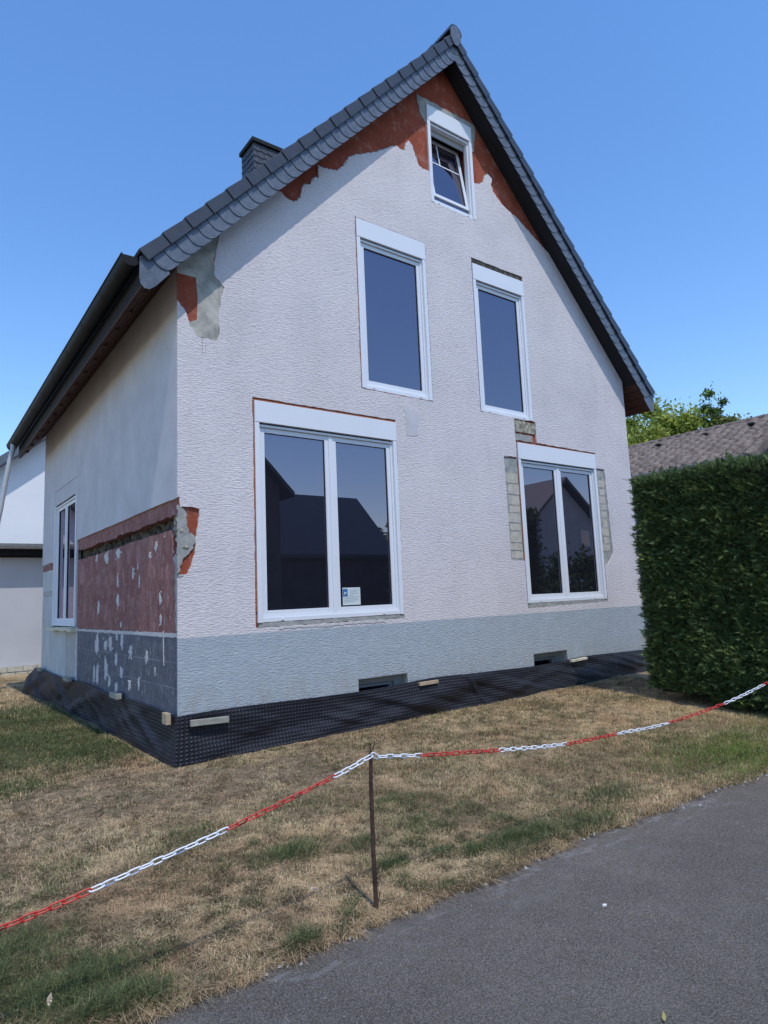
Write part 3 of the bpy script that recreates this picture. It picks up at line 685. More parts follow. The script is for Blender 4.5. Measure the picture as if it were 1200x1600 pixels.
def dabs(lst, d, mat, broken):
    r = random.Random(9)
    for (y, z, w, h) in lst:
        mb = MB()
        if w < .055: w = .03
        z = min(z, 1.80 - h / 2) if z > 1.3 else z
        n = 30; ph = [r.uniform(0, 6.28) for _ in range(4)]
        pts = []
        for k in range(n):
            t = 2 * math.pi * k / n
            q = 1 + .10 * math.sin(2 * t + ph[0]) + .12 * math.sin(3 * t + ph[1]) + (.12 if broken else .03) * math.sin(7 * t + ph[2]) + r.uniform(-.16, .12) * (1 if broken else .3)
            pts.append((y + w * (.34 if broken else .40) * q * math.cos(t), z + hcap(h) * .47 * q * math.sin(t)))
        dd = r.uniform(.0015, .004) * (1 if broken else .3)
        mb.prism(pts, d - dd, d + .01, L)
        if broken and w > .06:
            for q in range(3):
                a, c, sz = y + r.uniform(-.5, .5) * w, z + r.uniform(-.6, .6) * h, r.uniform(.008, .018)
                mb.prism([(a + sz * 1.4 * math.cos(t) * r.uniform(.7, 1.2), c + sz * math.sin(t) * r.uniform(.7, 1.2)) for t in (0, .9, 1.8, 2.7, 3.6, 4.5, 5.4)], d - dd * .7, d + .01, L)
        mb.build('adhesive_dab', mat, PANELS['dark' if z < .76 else 'red'])
def hcap(h): return h
PANELS = {'red': red_panel, 'dark': dark_panel}
dabs(Pd, .0188, 'pink_scrape', False)
dabs(Wd, .0175, 'white_filler', True)
# pale panels left of and under the side window
mb = MB()
mb.prism(jag(rect(6.20, D, 1.40, 1.775), .004, .1), .018, .12, L); mb.prism(jag(rect(6.20, D, .80, 1.315), .004, .1), .018, .12, L)
mb.prism(jag(rect(6.34, D, -.6, .80), .003, .1), .020, .12, L); mb.prism(rect(5.15, 6.33, -.6, .745), .018, .12, L)
mb.build('bare_panel', 'pale_panel', house)
mb = MB(); mb.prism(rect(4.475, 5.14, -.6, .742), .020, .12, L); mb.build('bare_panel', 'warm_panel', house); mb = MB(); mb.prism(rect(6.20, D, 1.32, 1.395), .022, .12, L)
mb.build('bare_panel', 'warm_panel', house)
mb = MB(); mb.prism(jag([(6.22, 1.775), (D, 1.775), (D, 1.88), (6.7, 1.87), (6.5, 2.00), (6.45, 1.87), (6.22, 1.89)], .01, .05), .014, .12, L)
mb.build('paint_strip', 'shaded_red_paint', house)
# back and right walls
mb = MB(); mb.prism([(0.3, -.6), (W, -.6), (W, S(W) - .02), (RX, RP - .02), (.3, S(.3) - .22)], D - .25, D, F)
mb.box(W - .3, W, .325, D - .255, -.6, S(W) - .02)
mb.build('rear_wall', 'smooth_render', house)

# windows ---------------------------------------------------------------
def window(w, P, two, label, slots=(0.13, 0.13), tilt=False, box=True):
    x0, x1, z0, zb, z1 = w
    mb = MB()
    e = .0006
    for a, c in ((x0, x0 + .055), (x1 - .055, x1)): mb.box(a, c, z0, zb - e, -.006, .05, 0, P)
    i0, i1 = x0 + .056, x1 - .056
    mb.box(i0, i1, z0 + .002, z0 + .045, .012, .09, 0, P)                      # threshold rail
    for k in (.13, .87):                                                       # drain caps
        c = i0 + (i1 - i0) * k; mb.box(c - .018, c + .018, z0 + .016, z0 + .026, .006, .0125, 0, P)
        mb.box(c - .014, c + .014, z0 + .010, z0 + .0155, .009, .0125, 1, P)  # black strip painted as the shadow under the cap
    mb.box(i0, i0 + .026, z0 + .0455, zb - .045, .026, .09, 0, P); mb.box(i1 - .026, i1, z0 + .0455, zb - .045, .026, .09, 0, P)
    mb.box(i0 + .0265, i1 - .0265, z0 + .0455, z0 + .070, .028, .09, 0, P)
    mb.box(i0, i1, zb - .044, zb - .018, .016, .09, 0, P)                      # head rail
    mb.box(i0, i1, zb - .0175, zb - .0005, .034, .09, 1, P)                    # roller slot, filled black as the shadow line under the box
    fr = mb.build('window', ['pvc_white', 'seal_and_shadow'], house, bevel=.0018)
    tag(fr, label)
    s0, s1, t0, t1 = i0 + .027, i1 - .027, z0 + .071, zb - .048
    def sash(a, c, lo, hi, nm='sash', sw=.052, F2=P):
        q = MB()
        q.box(a, a + sw, lo, hi, .040, .085, 0, F2); q.box(c - sw, c, lo, hi, .040, .085, 0, F2)
        q.box(a + sw + e, c - sw - e, lo, lo + sw, .0405, .085, 0, F2); q.box(a + sw + e, c - sw - e, hi - sw, hi, .0405, .085, 0, F2)
        g = .005
        q.box(a + sw + e, a + sw + g, lo + sw, hi - sw, .052, .08, 1, F2); q.box(c - sw - g, c - sw - e, lo + sw, hi - sw, .052, .08, 1, F2)
        q.box(a + sw + g + e, c - sw - g - e, hi - sw - g, hi - sw - e, .052, .08, 1, F2)
        so = q.build(nm, ['pvc_white', 'seal_and_shadow'], fr, bevel=.0018)
        p = MB(); p.box(a + sw - .001, c - sw + .001, lo + sw - .001, hi - sw + .001, .064, .076, 0, F2)
        p.build('pane', 'glass_pane', fr)
        return so
    if not tilt:
        if two:
            mid = (s0 + s1) / 2 + (.012 if two is True else two)
            q = MB(); q.box(mid - .026, mid + .026, t0, t1, .030, .09, 0, P); q.build('mullion', 'pvc_white', fr, bevel=.002)
            sash(s0, mid - .0265, t0, t1); sash(mid + .0265, s1, t0, t1)
        else:
            sash(s0, s1, t0, t1)
    else:
        # lower fixed strip, open tilted sash with glazing bars, dark room behind
        q = MB()
        q.box(i0 + .0265, i1 - .0265, z0 + .071, z0 + .145, .066, .082, 0, P)
        q.build('pane', 'glass_pane', fr)
        lo, hi = z0 + .150, zb - .075
        ang = .155
        def T(a, z, d):
            dz = z - lo; dd = d - .04
            return P(a, lo + dz * math.cos(ang) + dd * -math.sin(ang) * 0, .045 + dd + dz * math.sin(ang))
        so = sash(s0 + .004, s1 - .004, lo, hi, 'sash', .050, T)
        q = MB(); zm = lo + (hi - lo) * .60; xm = (s0 + s1) / 2 - .09
        q.box(s0 + .056, s1 - .056, zm, zm + .018, .058, .0795, 0, T); q.box(xm, xm + .018, zm + .0185, hi - .053, .058, .0795, 0, T)
        q.build('glazing_bar', 'pvc_white', fr)
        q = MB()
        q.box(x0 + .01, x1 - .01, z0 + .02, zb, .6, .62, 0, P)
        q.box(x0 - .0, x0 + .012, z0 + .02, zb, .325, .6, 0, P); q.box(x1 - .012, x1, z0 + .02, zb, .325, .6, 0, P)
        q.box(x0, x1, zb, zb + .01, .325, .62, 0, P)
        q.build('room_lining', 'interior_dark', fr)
        q = MB(); q.box(i0, i1, zb - .13, zb - .046, .092, .11, 0, P); q.box(i0, i0 + .02, z0 + .145, zb - .13, .092, .11, 0, P); q.box(i1 - .02, i1, z0 + .145, zb - .13, .092, .11, 0, P)
        q.build('inner_frame', 'pvc_grey', fr)
    if box:
        q = MB(); q.box(x0, x1, zb, z1, -.010, .2, 0, P)
        q.build('shutter_box', 'pvc_white', fr, bevel=.002)
    return fr
wA = window(WIN['A'], F, True, 'wide two-sash ground floor window on the left with a paper notice in its pane')
window(WIN['B'], F, -.012, 'narrower two-sash ground floor window on the right between bare brick strips')
window(WIN['C'], F, False, 'taller-set single upper floor window on the left')
window(WIN['D'], F, False, 'single upper floor window on the right under a rubble strip')
window(WIN['E'], F, False, 'small attic window with its sash tilted open', tilt=True)
window((4.495, 6.195, .80, 2.86, 2.861), L, .10, 'two-sash window in the shaded side wall', box=False)
mb = MB()
for k in range(12):
    a0, a1 = 4.40 + k * .162, 4.40 + (k + 1) * .162
    zo = .742 + .010 * math.sin(k * 1.3) - .02 * (k < 2) - .002 * k
    mb.box(a0, a1 - .0005, zo, zo + .048, -.075, .06, 0, L)
mb.build('window_sill', 'cream_foam', house, bevel=.004)
# foam in the gap round window A and B
mb = MB(); A_ = WIN['A']
for bx in ((A_[0] - .018, A_[0] - .0005, .006, .95, 3.25), (A_[0] - .018, A_[1], .008, 3.2515, 3.268), (B_[0] - .008, B_[0] - .0005, .004, 1.5, 3.0), (B_[0], B_[1], .008, 3.2465, 3.258),
           (WIN['C'][0] - .012, WIN['C'][0] - .0005, .008, 3.65, 5.89), (WIN['C'][1] + .0005, WIN['C'][1] + .007, .008, 3.65, 5.3)):
    mb = MB(); mb.box(bx[0], bx[1], bx[2], .03, bx[3], bx[4]); mb.build('joint_foam', 'orange_foam', house)
# cellar windows
for (x0, x1, z0, z1), lab in zip(cellar, ('cellar window left of the middle, half hidden by the membrane', 'cellar window on the right, half hidden by the membrane')):
    mb = MB()
    mb.box(x0 + .002, x1 - .002, .13, .2, z1 - .085, z1 - .002, 0); mb.box(x1 - .11, x1 - .002, .13, .2, z0, z1 - .0855, 0)
    mb.box(x0 + .002, x0 + .06, .13, .2, z0, z1 - .0855, 0)
    mb.box(x0 + .061, x1 - .135, .155, .2, z1 - .125, z1 - .095, 0); mb.box(x1 - .165, x1 - .135, .155, .2, z0, z1 - .1255, 0)
    fr = mb.build('cellar_window', 'pvc_grey', house); tag(fr, lab)
    mb = MB(); mb.box(x1 - .0045, x1 - .0005, .002, .31, z0 + .01, z1 - .005); mb.box(x0 + .0005, x0 + .0045, .002, .31, z0 + .01, z1 - .005); mb.box(x0 + .0005, x1 - .0005, .002, .31, z1 - .0045, z1 - .0005); mb.build('reveal', 'mortar', fr)
    mb = MB(); mb.box(x0 + .061, x1 - .1655, .175, .19, z0, z1 - .126); mb.build('pane', 'glass_pane', fr)

# roof --------------------------------------------------------------------
YB = D + .25
U = Vector((1, 0, M)).normalized(); Nd = Vector((M, 0, -1)).normalized()     # along slope, down through the roof
O0 = Vector((-0.474, 0, 4.98 - M * .474))
def RL(s, t, y): p = O0 + U * s + Nd * t; return (p.x, y, p.z)
def RR(s, t, y): p = O0 + U * s + Nd * t; return (2 * RX - p.x, y, p.z)
SL = (RX + .474) * math.sqrt(1 + M * M)
for side, R in (('left', RL), ('right', RR)):
    sgn = 1 if side == 'left' else -1
    xx = lambda x: x if side == 'left' else 2 * RX - x
    # deck
    mb = MB()
    NS = 2
    deck = [(xx(-.40), S(-.40)), (RX, RP), (RX, 9.19), (xx(-.40), 4.98 - M * .40 - .10)]
    mb.prism(deck, -.222, YB - .02, F)
    # fascia
    mb.box(min(xx(-.42), xx(-.401)), max(xx(-.42), xx(-.401)), -.222, YB - .02, S(-.42) + .03, 4.42, 0)
    o = mb.build('roof_deck', 'soffit_dark', house)
    if side == 'left': shear(o)
    # eave boards underneath
    mb = MB()
    for k in range(4):
        a, c = -.395 + k * .102, -.395 + k * .102 + .090
        vs = [(xx(a), y, S(a) - .003 - dz) for y in (-.218, YB - .05) for dz in (0, .014)] + [(xx(c), y, S(c) - .003 - dz) for y in (-.218, YB - .05) for dz in (0, .014)]
        if c > -.004:
            vs = [(xx(a), y, S(a) - .003 - dz) for y in (-.218, YB - .05) for dz in (0, .014)] + [(xx(-.004), y, S(-.004) - .003 - dz) for y in (-.218, YB - .05) for dz in (0, .014)]
        mb.add(vs, [(0, 1, 3, 2), (4, 6, 7, 5), (0, 4, 5, 1), (2, 3, 7, 6), (0, 2, 6, 4), (1, 5, 7, 3)])
    o = mb.build('eave_boards', 'soffit_brown', house)
    if side == 'left': shear(o)
    if side == 'left':
        mb = MB()
        for k in range(15):
            y = -.05 + k * .5
            mb.box(-.398, -.32, y, y + .03, S(-.40) + .0, S(-.40) + .05)
        mb.box(-.424, -.402, -.2, YB - .05, S(-.42) + .008, S(-.42) + .029)
        o = mb.build('eave_batten', 'soffit_brown', house); shear(o)
    # tiles: courses with stepped butts and verge flanges
    mb = MB(); n = 20; pt = SL / n
    for k in range(n):
        a, c = k * pt, k * pt + pt + (.05 if k < n - 1 else .0)
        ta, tc = -.006, .020
        vs = []
        for y in (-.268, YB):
            vs += [R(a, ta, y), R(c, tc, y), R(c, tc + .016, y), R(a, ta + .030, y)]
        mb.add(vs, [(0, 1, 2, 3), (4, 7, 6, 5), (0, 4, 5, 1), (1, 5, 6, 2), (2, 6, 7, 3), (3, 7, 4, 0)])
        f0, f1 = -.292, -.276
        c2 = k * pt + pt + .012
        vs = [R(a, ta, f0), R(c2, ta + .012, f0 + .014), R(c2, .124, f0 + .014), R(a, .128, f0), R(a, ta, f1), R(c2, ta + .012, f1 + .008), R(c2, .124, f1 + .008), R(a, .128, f1)]
        mb.add(vs, [(0, 1, 2, 3), (4, 7, 6, 5), (0, 4, 5, 1), (1, 5, 6, 2), (2, 6, 7, 3), (3, 7, 4, 0)])
    o = mb.build('roof_tiles', 'roof_tile', house, bevel=.004)
    if side == 'left': shear(o)
    # verge slates
    mb = MB(); q = pt / 2
    rc = .085
    for k in range(1, 2 * n + 1):
        s0 = k * q - .10; s1 = min(s0 + q + .06, SL - .02 + .02); tb = .309 if k < 2 * n - 1 else .28
        if s0 > SL - .06: continue
        pts = [(s0, .105)]
        for j in range(7):
            th = math.pi / 2 * j / 6
            pts.append((s0 + rc * 1.25 * (1 - math.cos(th)) , tb - rc * 1.3 + rc * 1.3 * math.sin(th)))
        pts += [(s1, tb), (s1, .105)]
        ys = lambda s: -.258 + (s - s0) / (q + .06) * .011
        n_ = len(pts)
        vs = [R(s, t, ys(s)) for s, t in pts] + [R(s, t, ys(s) + .006) for s, t in pts]
        fs = [tuple(range(n_)), tuple(range(n_, 2 * n_))[::-1]] + [(i, (i + 1) % n_, n_ + (i + 1) % n_, n_ + i) for i in range(n_)]
        mb.add(vs, fs)
    end = [(-.455, 4.435), (-.458, 4.22), (-.445, 4.16), (-.41, 4.118), (-.36, 4.118), (-.30, 4.165), (-.16, 4.33), (-.22, 4.52)]
    mb.prism([(xx(a), z) for a, z in end], -.246, -.238, F)
    mb.build('verge_slates', 'slate', house)
    mb = MB()   # verge board behind the slates
    vb = [(xx(-.40), S(-.40) - .012), (RX - sgn * .0, RP - .012), (RX, 9.1), (xx(-.44), 4.52)]
    mb.prism(vb, -.236, -.2225, F); mb.build('verge_board', 'soffit_dark', house)
# ridge caps
mb = MB()
zr = 9.225
for k in range(18):
    y0 = -.30 + k * .43; y1 = y0 + .45
    pts = []
    for j in range(13):
        th = math.pi * j / 12
        pts.append((math.cos(th), math.sin(th)))
    r0, r1 = .125, .115
    vs = [(RX + a * r0, y0, zr + c * r0 * 1.08) for a, c in pts] + [(RX + a * r1, y1, zr + c * r1 * 1.08) for a, c in pts]
    vs += [(RX + a * (r0 - .015), y0, zr + c * (r0 - .015) * 1.08) for a, c in pts] + [(RX + a * (r1 - .015), y1, zr + c * (r1 - .015) * 1.08) for a, c in pts]
    m_ = 13; fs = []
    for j in range(12):
        fs += [(j, j + 1, m_ + j + 1, m_ + j), (2 * m_ + j, 3 * m_ + j, 3 * m_ + j + 1, 2 * m_ + j + 1), (j, 2 * m_ + j, 2 * m_ + j + 1, j + 1)]
    mb.add(vs, fs)
o = mb.build('ridge_tiles', 'roof_tile', house)
mb = MB()
disc = [(RX + .100 * math.cos(t), zr + .118 * math.sin(t)) for t in [math.pi * j / 12 for j in range(13)]]
disc += [(RX - .10, zr - .10), (RX - .03, zr - .20), (RX + .03, zr - .20), (RX + .10, zr - .10)]
mb.prism(disc, -.300, -.294, F); mb.build('ridge_end_slate', 'slate', house)

# gutters and downpipe
def gutter(xc, zc, y0, y1, r_, drop, name='gutter', mat='zinc_dark', par=house, endcap=True, axis='y'):
    mb = MB(); segs = 14; ny_ = 9
    for i in range(ny_):
        ya = y0 + (y1 - y0) * i / ny_; yb = y0 + (y1 - y0) * (i + 1) / ny_
        for j in range(segs):
            t0 = math.pi + math.pi * j / segs; t1 = math.pi + math.pi * (j + 1) / segs
            q = []
            for rr in (r_, r_ - .004):
                for yy in (ya, yb):
                    zz_ = zc - drop * (yy - y0) / (y1 - y0)
                    for t in (t0, t1): q.append((xc + rr * math.cos(t), yy, zz_ + rr * 1.05 * math.sin(t)))
            if axis == 'x': q = [(b_, a_, c_) for a_, b_, c_ in q]
            mb.add(q, [(0, 1, 3, 2), (4, 6, 7, 5), (0, 2, 6, 4), (1, 5, 7, 3)])
    def sw(p): return (p[1], p[0], p[2]) if axis == 'x' else p
    mb.tube([sw((xc - r_, y0, zc + .004)), sw((xc - r_, y1, zc + .004 - drop))], .010, 8)
    if endcap:
        for yy, zz_ in ((y0, zc), (y1, zc - drop)):
            pts = [(xc + (r_ + .004) * math.cos(math.pi + math.pi * j / 14), zz_ + (r_ + .004) * 1.05 * math.sin(math.pi + math.pi * j / 14)) for j in range(15)]
            vs = [sw((a, yy - .004, c)) for a, c in pts] + [sw((a, yy + .004, c)) for a, c in pts]
            k = len(pts)
            mb.add(vs, [tuple(range(k)), tuple(range(k, 2 * k))[::-1]] + [(i, (i + 1) % k, k + (i + 1) % k, k + i) for i in range(k)])
    # seams
    for i in range(1, ny_):
        yy = y0 + (y1 - y0) * i / ny_; zz_ = zc - drop * i / ny_
        for j in range(segs):
            t0 = math.pi + math.pi * j / segs; t1 = math.pi + math.pi * (j + 1) / segs
            q = [sw((xc + (r_ + .004) * math.cos(t), y_, zz_ + (r_ + .004) * 1.05 * math.sin(t))) for y_ in (yy - .012, yy + .012) for t in (t0, t1)]
            mb.add(q, [(0, 1, 3, 2)])
    return mb.build(name, mat, par, recalc=False, smooth=False)
gutter(-.528, 4.425, -.215, YB + .02, .088, .235)
gutter(2 * RX + .535, 4.40, -.10, YB, .075, .12)
mb = MB()
mb.tube([(-.56, 7.12, 4.13), (-.565, 7.12, 4.02), (-.60, 7.12, 3.85), (-.66, 7.12, 3.45), (-.73, 7.12, 2.90), (-1.15, 7.12, 0.2), (-1.24, 7.12, -.42)], .043, 14)
mb.tube([(-.573, 7.12, 3.985), (-.580, 7.12, 3.955)], .049, 14)
mb.build('downpipe', 'zinc_light', house, smooth=False)

# chimney
mb = MB(); cx0, cx1, cy0, cy1 = 2.885, 3.50, 4.02, 4.52
mb.box(cx0, cx1, cy0, cy1, 7.2, 9.70); ch = mb.build('chimney', 'slate_gable', house)
mb = MB()
r = random.Random(2)
rows = 18; rh = .125
for k in range(rows):
    zt = 9.70 - k * rh; zb_ = zt - rh - .02
    if zb_ < 7.3: break
    offx = (k % 2) * .5
    for j in range(-1, 5):
        a = cx0 - .015 + (j + offx) * .155; c = a + .150
        a = max(a, cx0 - .012); c = min(c, cx1 + .012)
        if c - a > .02:
            o_ = r.uniform(0, .003)
            vs = [(a, cy0 - .016 - o_, zb_ + .025), (a + (c - a) * .35, cy0 - .017 - o_, zb_), (c, cy0 - .016 - o_, zb_), (c, cy0 - .004, zt), (a, cy0 - .004, zt)]
            vs += [(x, y + .006, z) for x, y, z in vs]
            mb.add(vs, [(0, 1, 2, 3, 4), (9, 8, 7, 6, 5), (0, 5, 6, 1), (1, 6, 7, 2), (2, 7, 8, 3), (3, 8, 9, 4), (4, 9, 5, 0)])
        a = cy0 - .015 + (j + offx) * .155; c = a + .150
        a = max(a, cy0 - .012); c = min(c, cy1 + .012)
        if c - a > .02:
            o_ = r.uniform(0, .003)
            vs = [(cx0 - .016 - o_, a, zb_ + .0), (cx0 - .017 - o_, a + (c - a) * .65, zb_), (cx0 - .016 - o_, c, zb_ + .025), (cx0 - .004, c, zt), (cx0 - .004, a, zt)]
            vs += [(x + .006, y, z) for x, y, z in vs]
            mb.add(vs, [(0, 1, 2, 3, 4), (9, 8, 7, 6, 5), (0, 5, 6, 1), (1, 6, 7, 2), (2, 7, 8, 3), (3, 8, 9, 4), (4, 9, 5, 0)])
mb.build('chimney_slates', 'slate_dark', ch)
mb = MB(); mb.box(cx0 - .05, cx1 + .05, cy0 - .05, cy1 + .05, 9.705, 9.79); mb.box(cx0 + .10, cx1 - .0, cy0 + .05, cy1 - .05, 9.791, 9.83)
mb.build('chimney_cap', 'zinc_dark', ch, bevel=.006)

# paper notice in window A's right pane
note = empty('notice', 'small printed notice with a blue corner square behind the ground floor pane', 'notice', loc=(1.96, .058, .97))
def nb(x0, x1, z0, z1, d, nm, mat, mi=0):
    mb = MB(); mb.box(x0 - 1.96, x1 - 1.96, d - .0012, d, z0 - .97, z1 - .97); return mb.build(nm, mat, note)
nb(1.965, 2.215, .972, 1.175, .0035, 'sheet', 'paper')
nb(1.968, 2.035, 1.075, 1.160, .0015, 'logo', 'paper_blue')
mb = MB()
mb.prism([(.018, .125), (.030, .150), (.046, .158), (.058, .150), (.058, .135), (.040, .140), (.030, .122)], -.0008, .0002, F); mb.build('emblem', 'paper', note)
mb = MB()
for k, (a, c) in enumerate([(.10, .225), (.10, .20), (.10, .235), (.10, .15), (.02, .235), (.02, .22), (.02, .235), (.02, .17)]):
    z = .170 - k * .019; mb.box(a, c, .0012, .0022, z, z + .0035)
mb.build('print_lines', 'paper_ink', note)

# ------------------------------------------------------------ membrane round the foundation
mem = empty('drainage_membrane', 'black dimpled plastic membrane wrapped round the foot of the house', 'membrane')
ns = 620; nv = 30
sarr = np.concatenate([np.linspace(-7.6, -.05, 260, endpoint=False), np.linspace(-.05, 8.1, 361)])
ns = len(sarr)
vv_ = np.linspace(0, 1, nv)
Sg, Vg = np.meshgrid(sarr, vv_, indexing='ij')
left = Sg < 0
fr_ = np.abs(Sg)
topz = np.where(left, .045 + .018 * np.sin(fr_ * 1.7) + .0 * fr_, .0 + .012 * np.sin(fr_ * 1.9 + 1) + .018 * np.exp(-((fr_ - 3.15) / .5) ** 2) + .022 * np.exp(-((fr_ - 6.2) / .6) ** 2))
topz = np.where(left, .012 * (1 - np.exp(-fr_ * 3)) * np.sin(fr_ * 2.1) + .018 * np.clip(fr_ / 2, 0, 1), topz - .012 * np.sin(1.0) * np.exp(-(fr_ / .3) ** 2))
xq = np.where(left, 0, fr_); yq = np.where(left, fr_, -.1)
gz = ground_z(np.where(left, -.15, xq), np.where(left, yq, -.15)) - .03
zz_ = topz * (1 - Vg) + gz * Vg
fold = fbm(Sg * .8 + Vg * 1.1, Vg * .5, 1.3, 201, 2) - .5
fold2 = fbm(Sg * .9 - Vg * 1.3, Vg * .3, 2.6, 211, 2) - .5
offs = .022 + .040 * Vg ** 1.2 + np.where(left, 1.4, 1.1) * (.12 * fold + .07 * fold2) * np.sin(np.pi * np.clip(Vg * .85 + .05, 0, 1)) * np.clip(fr_ / .25, .15, 1)
offs += np.where(left, .16 * np.clip((fr_ - 5.8) / 1.6, 0, 1) * Vg, 0)
# creases where sheets overlap
offs += np.where(~left, .020 * np.exp(-((fr_ - (3.75 + .35 * Vg)) / .035) ** 2) + .016 * np.exp(-((fr_ - (5.95 - .15 * Vg)) / .03) ** 2), 0)
offs = np.maximum(offs, .012)
px_ = np.where(left, -offs, np.maximum(fr_, 0) - (offs * np.exp(-(fr_ / .10) ** 2)))
py_ = np.where(left, fr_ - (offs * np.exp(-(fr_ / .10) ** 2)), -offs)
Pm = np.stack([px_.ravel(), py_.ravel(), zz_.ravel()], -1)
ix = np.arange(ns * nv).reshape(ns, nv)
fc = np.stack([ix[:-1, :-1], ix[1:, :-1], ix[1:, 1:], ix[:-1, 1:]], -1).reshape(-1, 4)
sheet = np_mesh('membrane_sheet', Pm, fc, 'membrane', parent=mem, smooth=True)
uvl = sheet.data.uv_layers.new(name='UVMap')
uv = np.stack([Sg.ravel(), (Vg * .5).ravel()], -1)[fc.ravel()]
uvl.data.foreach_set('uv', uv.astype(np.float32).ravel())
sm = sheet.modifiers.new('solid', 'SOLIDIFY'); sm.thickness = .004; sm.offset = 0
def block(P, a0, a1, z0, z1, d0, d1, mat, dz=0, lab=None):
    mb = MB(); vs = [P(a, z + (dz if a == a1 else 0), d) for a in (a0, a1) for d in (d0, d1) for z in (z0, z1)]
    mb.add(vs, [(0, 1, 3, 2), (4, 6, 7, 5), (0, 4, 5, 1), (2, 3, 7, 6), (0, 2, 6, 4), (1, 5, 7, 3)])
    o = mb.build('wood_block', mat, mem, bevel=.003)
    if lab: tag(o, lab)
block(F, .10, .49, -.105, -.045, -.075, -.045, 'old_lumber', -.014, 'long grey batten fixed near the house corner')
block(F, 2.96, 3.26, -.045, -.005, -.075, -.035, 'lumber', .003)
block(F, 5.90, 6.27, -.03, .005, -.08, -.03, 'cream_foam', .012)
block(L, .03, .16, -.075, .03, -.10, -.055, 'lumber')
block(L, 1.76, 2.08, -.005, .06, -.10, -.04, 'old_lumber')
block(L, 4.40, 4.74, .0, .055, -.10, -.035, 'old_lumber')
block(L, 6.75, 7.0, .0, .055, -.09, -.03, 'old_lumber')

# ------------------------------------------------------------ barrier stake and chain
st = empty('barrier_stake', 'thin rusty steel stake standing in the lawn and carrying the chain', 'stake', loc=(-.235, -3.50, -.50))
mb = MB(); mb.tube([(-.046, -.085, -.1), (-.026, -.045, .3), (-.004, -.015, .60), (.010, -.004, .755)], [.0118, .0112, .0104, .009], 8)
mb.build('rod', 'rusty_steel', st)
mb = MB(); mb.tube([(.010, -.004, .75), (.006, -.004, .80)], .0035, 6); mb.tube([(.010, -.004, .745), (.035, -.01, .80)], .0028, 6)
mb.build('fork', 'rusty_steel', st)
mb = MB(); mb.tube([(-.035, -.07, .03), (.01, -.04, .085)], .003, 6); mb.build('foot_wire', 'rusty_steel', st)
path = [(-2.95, -3.50, -.02), (-2.5, -3.515, -.09), (-2.15, -3.52, -.085), (-1.88, -3.52, -.072), (-1.573, -3.52, -.030), (-1.006, -3.52, .066), (-.451, -3.52, .181), (-.27, -3.52, .228), (-.222, -3.52, .238), (-.19, -3.52, .226), (-.10, -3.522, .214), (.112, -3.522, .182), (.708, -3.516, .108),
        (1.305, -3.52, .046), (1.905, -3.515, .021), (2.504, -3.545, .010), (3.064, -3.72, .107), (3.62, -3.78, .194), (4.2, -3.85, .30)]
P3 = [Vector(p) for p in path]
def catm(p0, p1, p2, p3, t):
    return .5 * ((2 * p1) + (p2 - p0) * t + (2 * p0 - 5 * p1 + 4 * p2 - p3) * t * t + (3 * p1 - p0 - 3 * p2 + p3) * t ** 3)
dense = []
for i in range(len(P3) - 1):
    a = P3[max(i - 1, 0)]; d = P3[min(i + 2, len(P3) - 1)]
    for j in range(60): dense.append(catm(a, P3[i], P3[i + 1], d, j / 60))
dense.append(P3[-1])
cum = [0]
for i in range(1, len(dense)): cum.append(cum[-1] + (dense[i] - dense[i - 1]).length)
def at_len(s):
    import bisect
    i = min(max(bisect.bisect(cum, s) - 1, 0), len(dense) - 2)
    t = (s - cum[i]) / max(cum[i + 1] - cum[i], 1e-9)
    return dense[i].lerp(dense[i + 1], t), (dense[i + 1] - dense[i]).normalized()
bounds = [-1.573, -1.006, -.451, .112, .708, 1.305, 1.905, 2.504, 3.064, 3.62]
chain = empty('barrier_chain', 'red and white plastic barrier chain sagging across the lawn', 'chain')
pitch = .0475; nl = int(cum[-1] / pitch)
segs_ = {}
for k in range(nl):
    c, d = at_len((k + .5) * pitch)
    si = sum(1 for b_ in bounds if c.x > b_)
    mb = segs_.setdefault(si, MB())
    rot = math.radians(20 if k % 2 == 0 else 105) + random.uniform(-.25, .25)
    up = Vector((0, 0, 1)); side = d.cross(up).normalized(); up2 = side.cross(d)
    wdir = up2 * math.cos(rot) + side * math.sin(rot)
    hl, hw, rr = .0315, .0125, .0036
    pts = []
    for j in range(16):
        t = 2 * math.pi * j / 16
        ex_ = math.copysign(abs(math.cos(t)) ** .55, math.cos(t)); ew = math.copysign(abs(math.sin(t)) ** .75, math.sin(t))
        pts.append(c + d * ex_ * (hl - rr) + wdir * ew * (hw - rr * .5))
    pts += [pts[0], pts[1]]
    rings = len(pts) - 1
    # closed tube
    vs = []
    nrm = d.cross(wdir).normalized()
    for j in range(16):
        tan = (pts[(j + 1) % 16] - pts[(j - 1) % 16]).normalized(); o1 = nrm; o2 = tan.cross(nrm)
        for q in range(6):
            th = 2 * math.pi * q / 6; vs.append(pts[j] + (o1 * math.cos(th) + o2 * math.sin(th)) * rr)
    fs = [(j * 6 + q, j * 6 + (q + 1) % 6, ((j + 1) % 16) * 6 + (q + 1) % 6, ((j + 1) % 16) * 6 + q) for j in range(16) for q in range(6)]
    mb.add(vs, fs)
for si, mb in segs_.items():
    red = si % 2 == 0
    tag(mb.build('chain_links', 'chain_red' if red else 'chain_white', chain, smooth=True), 'run of red plastic links' if red else 'run of white plastic links')

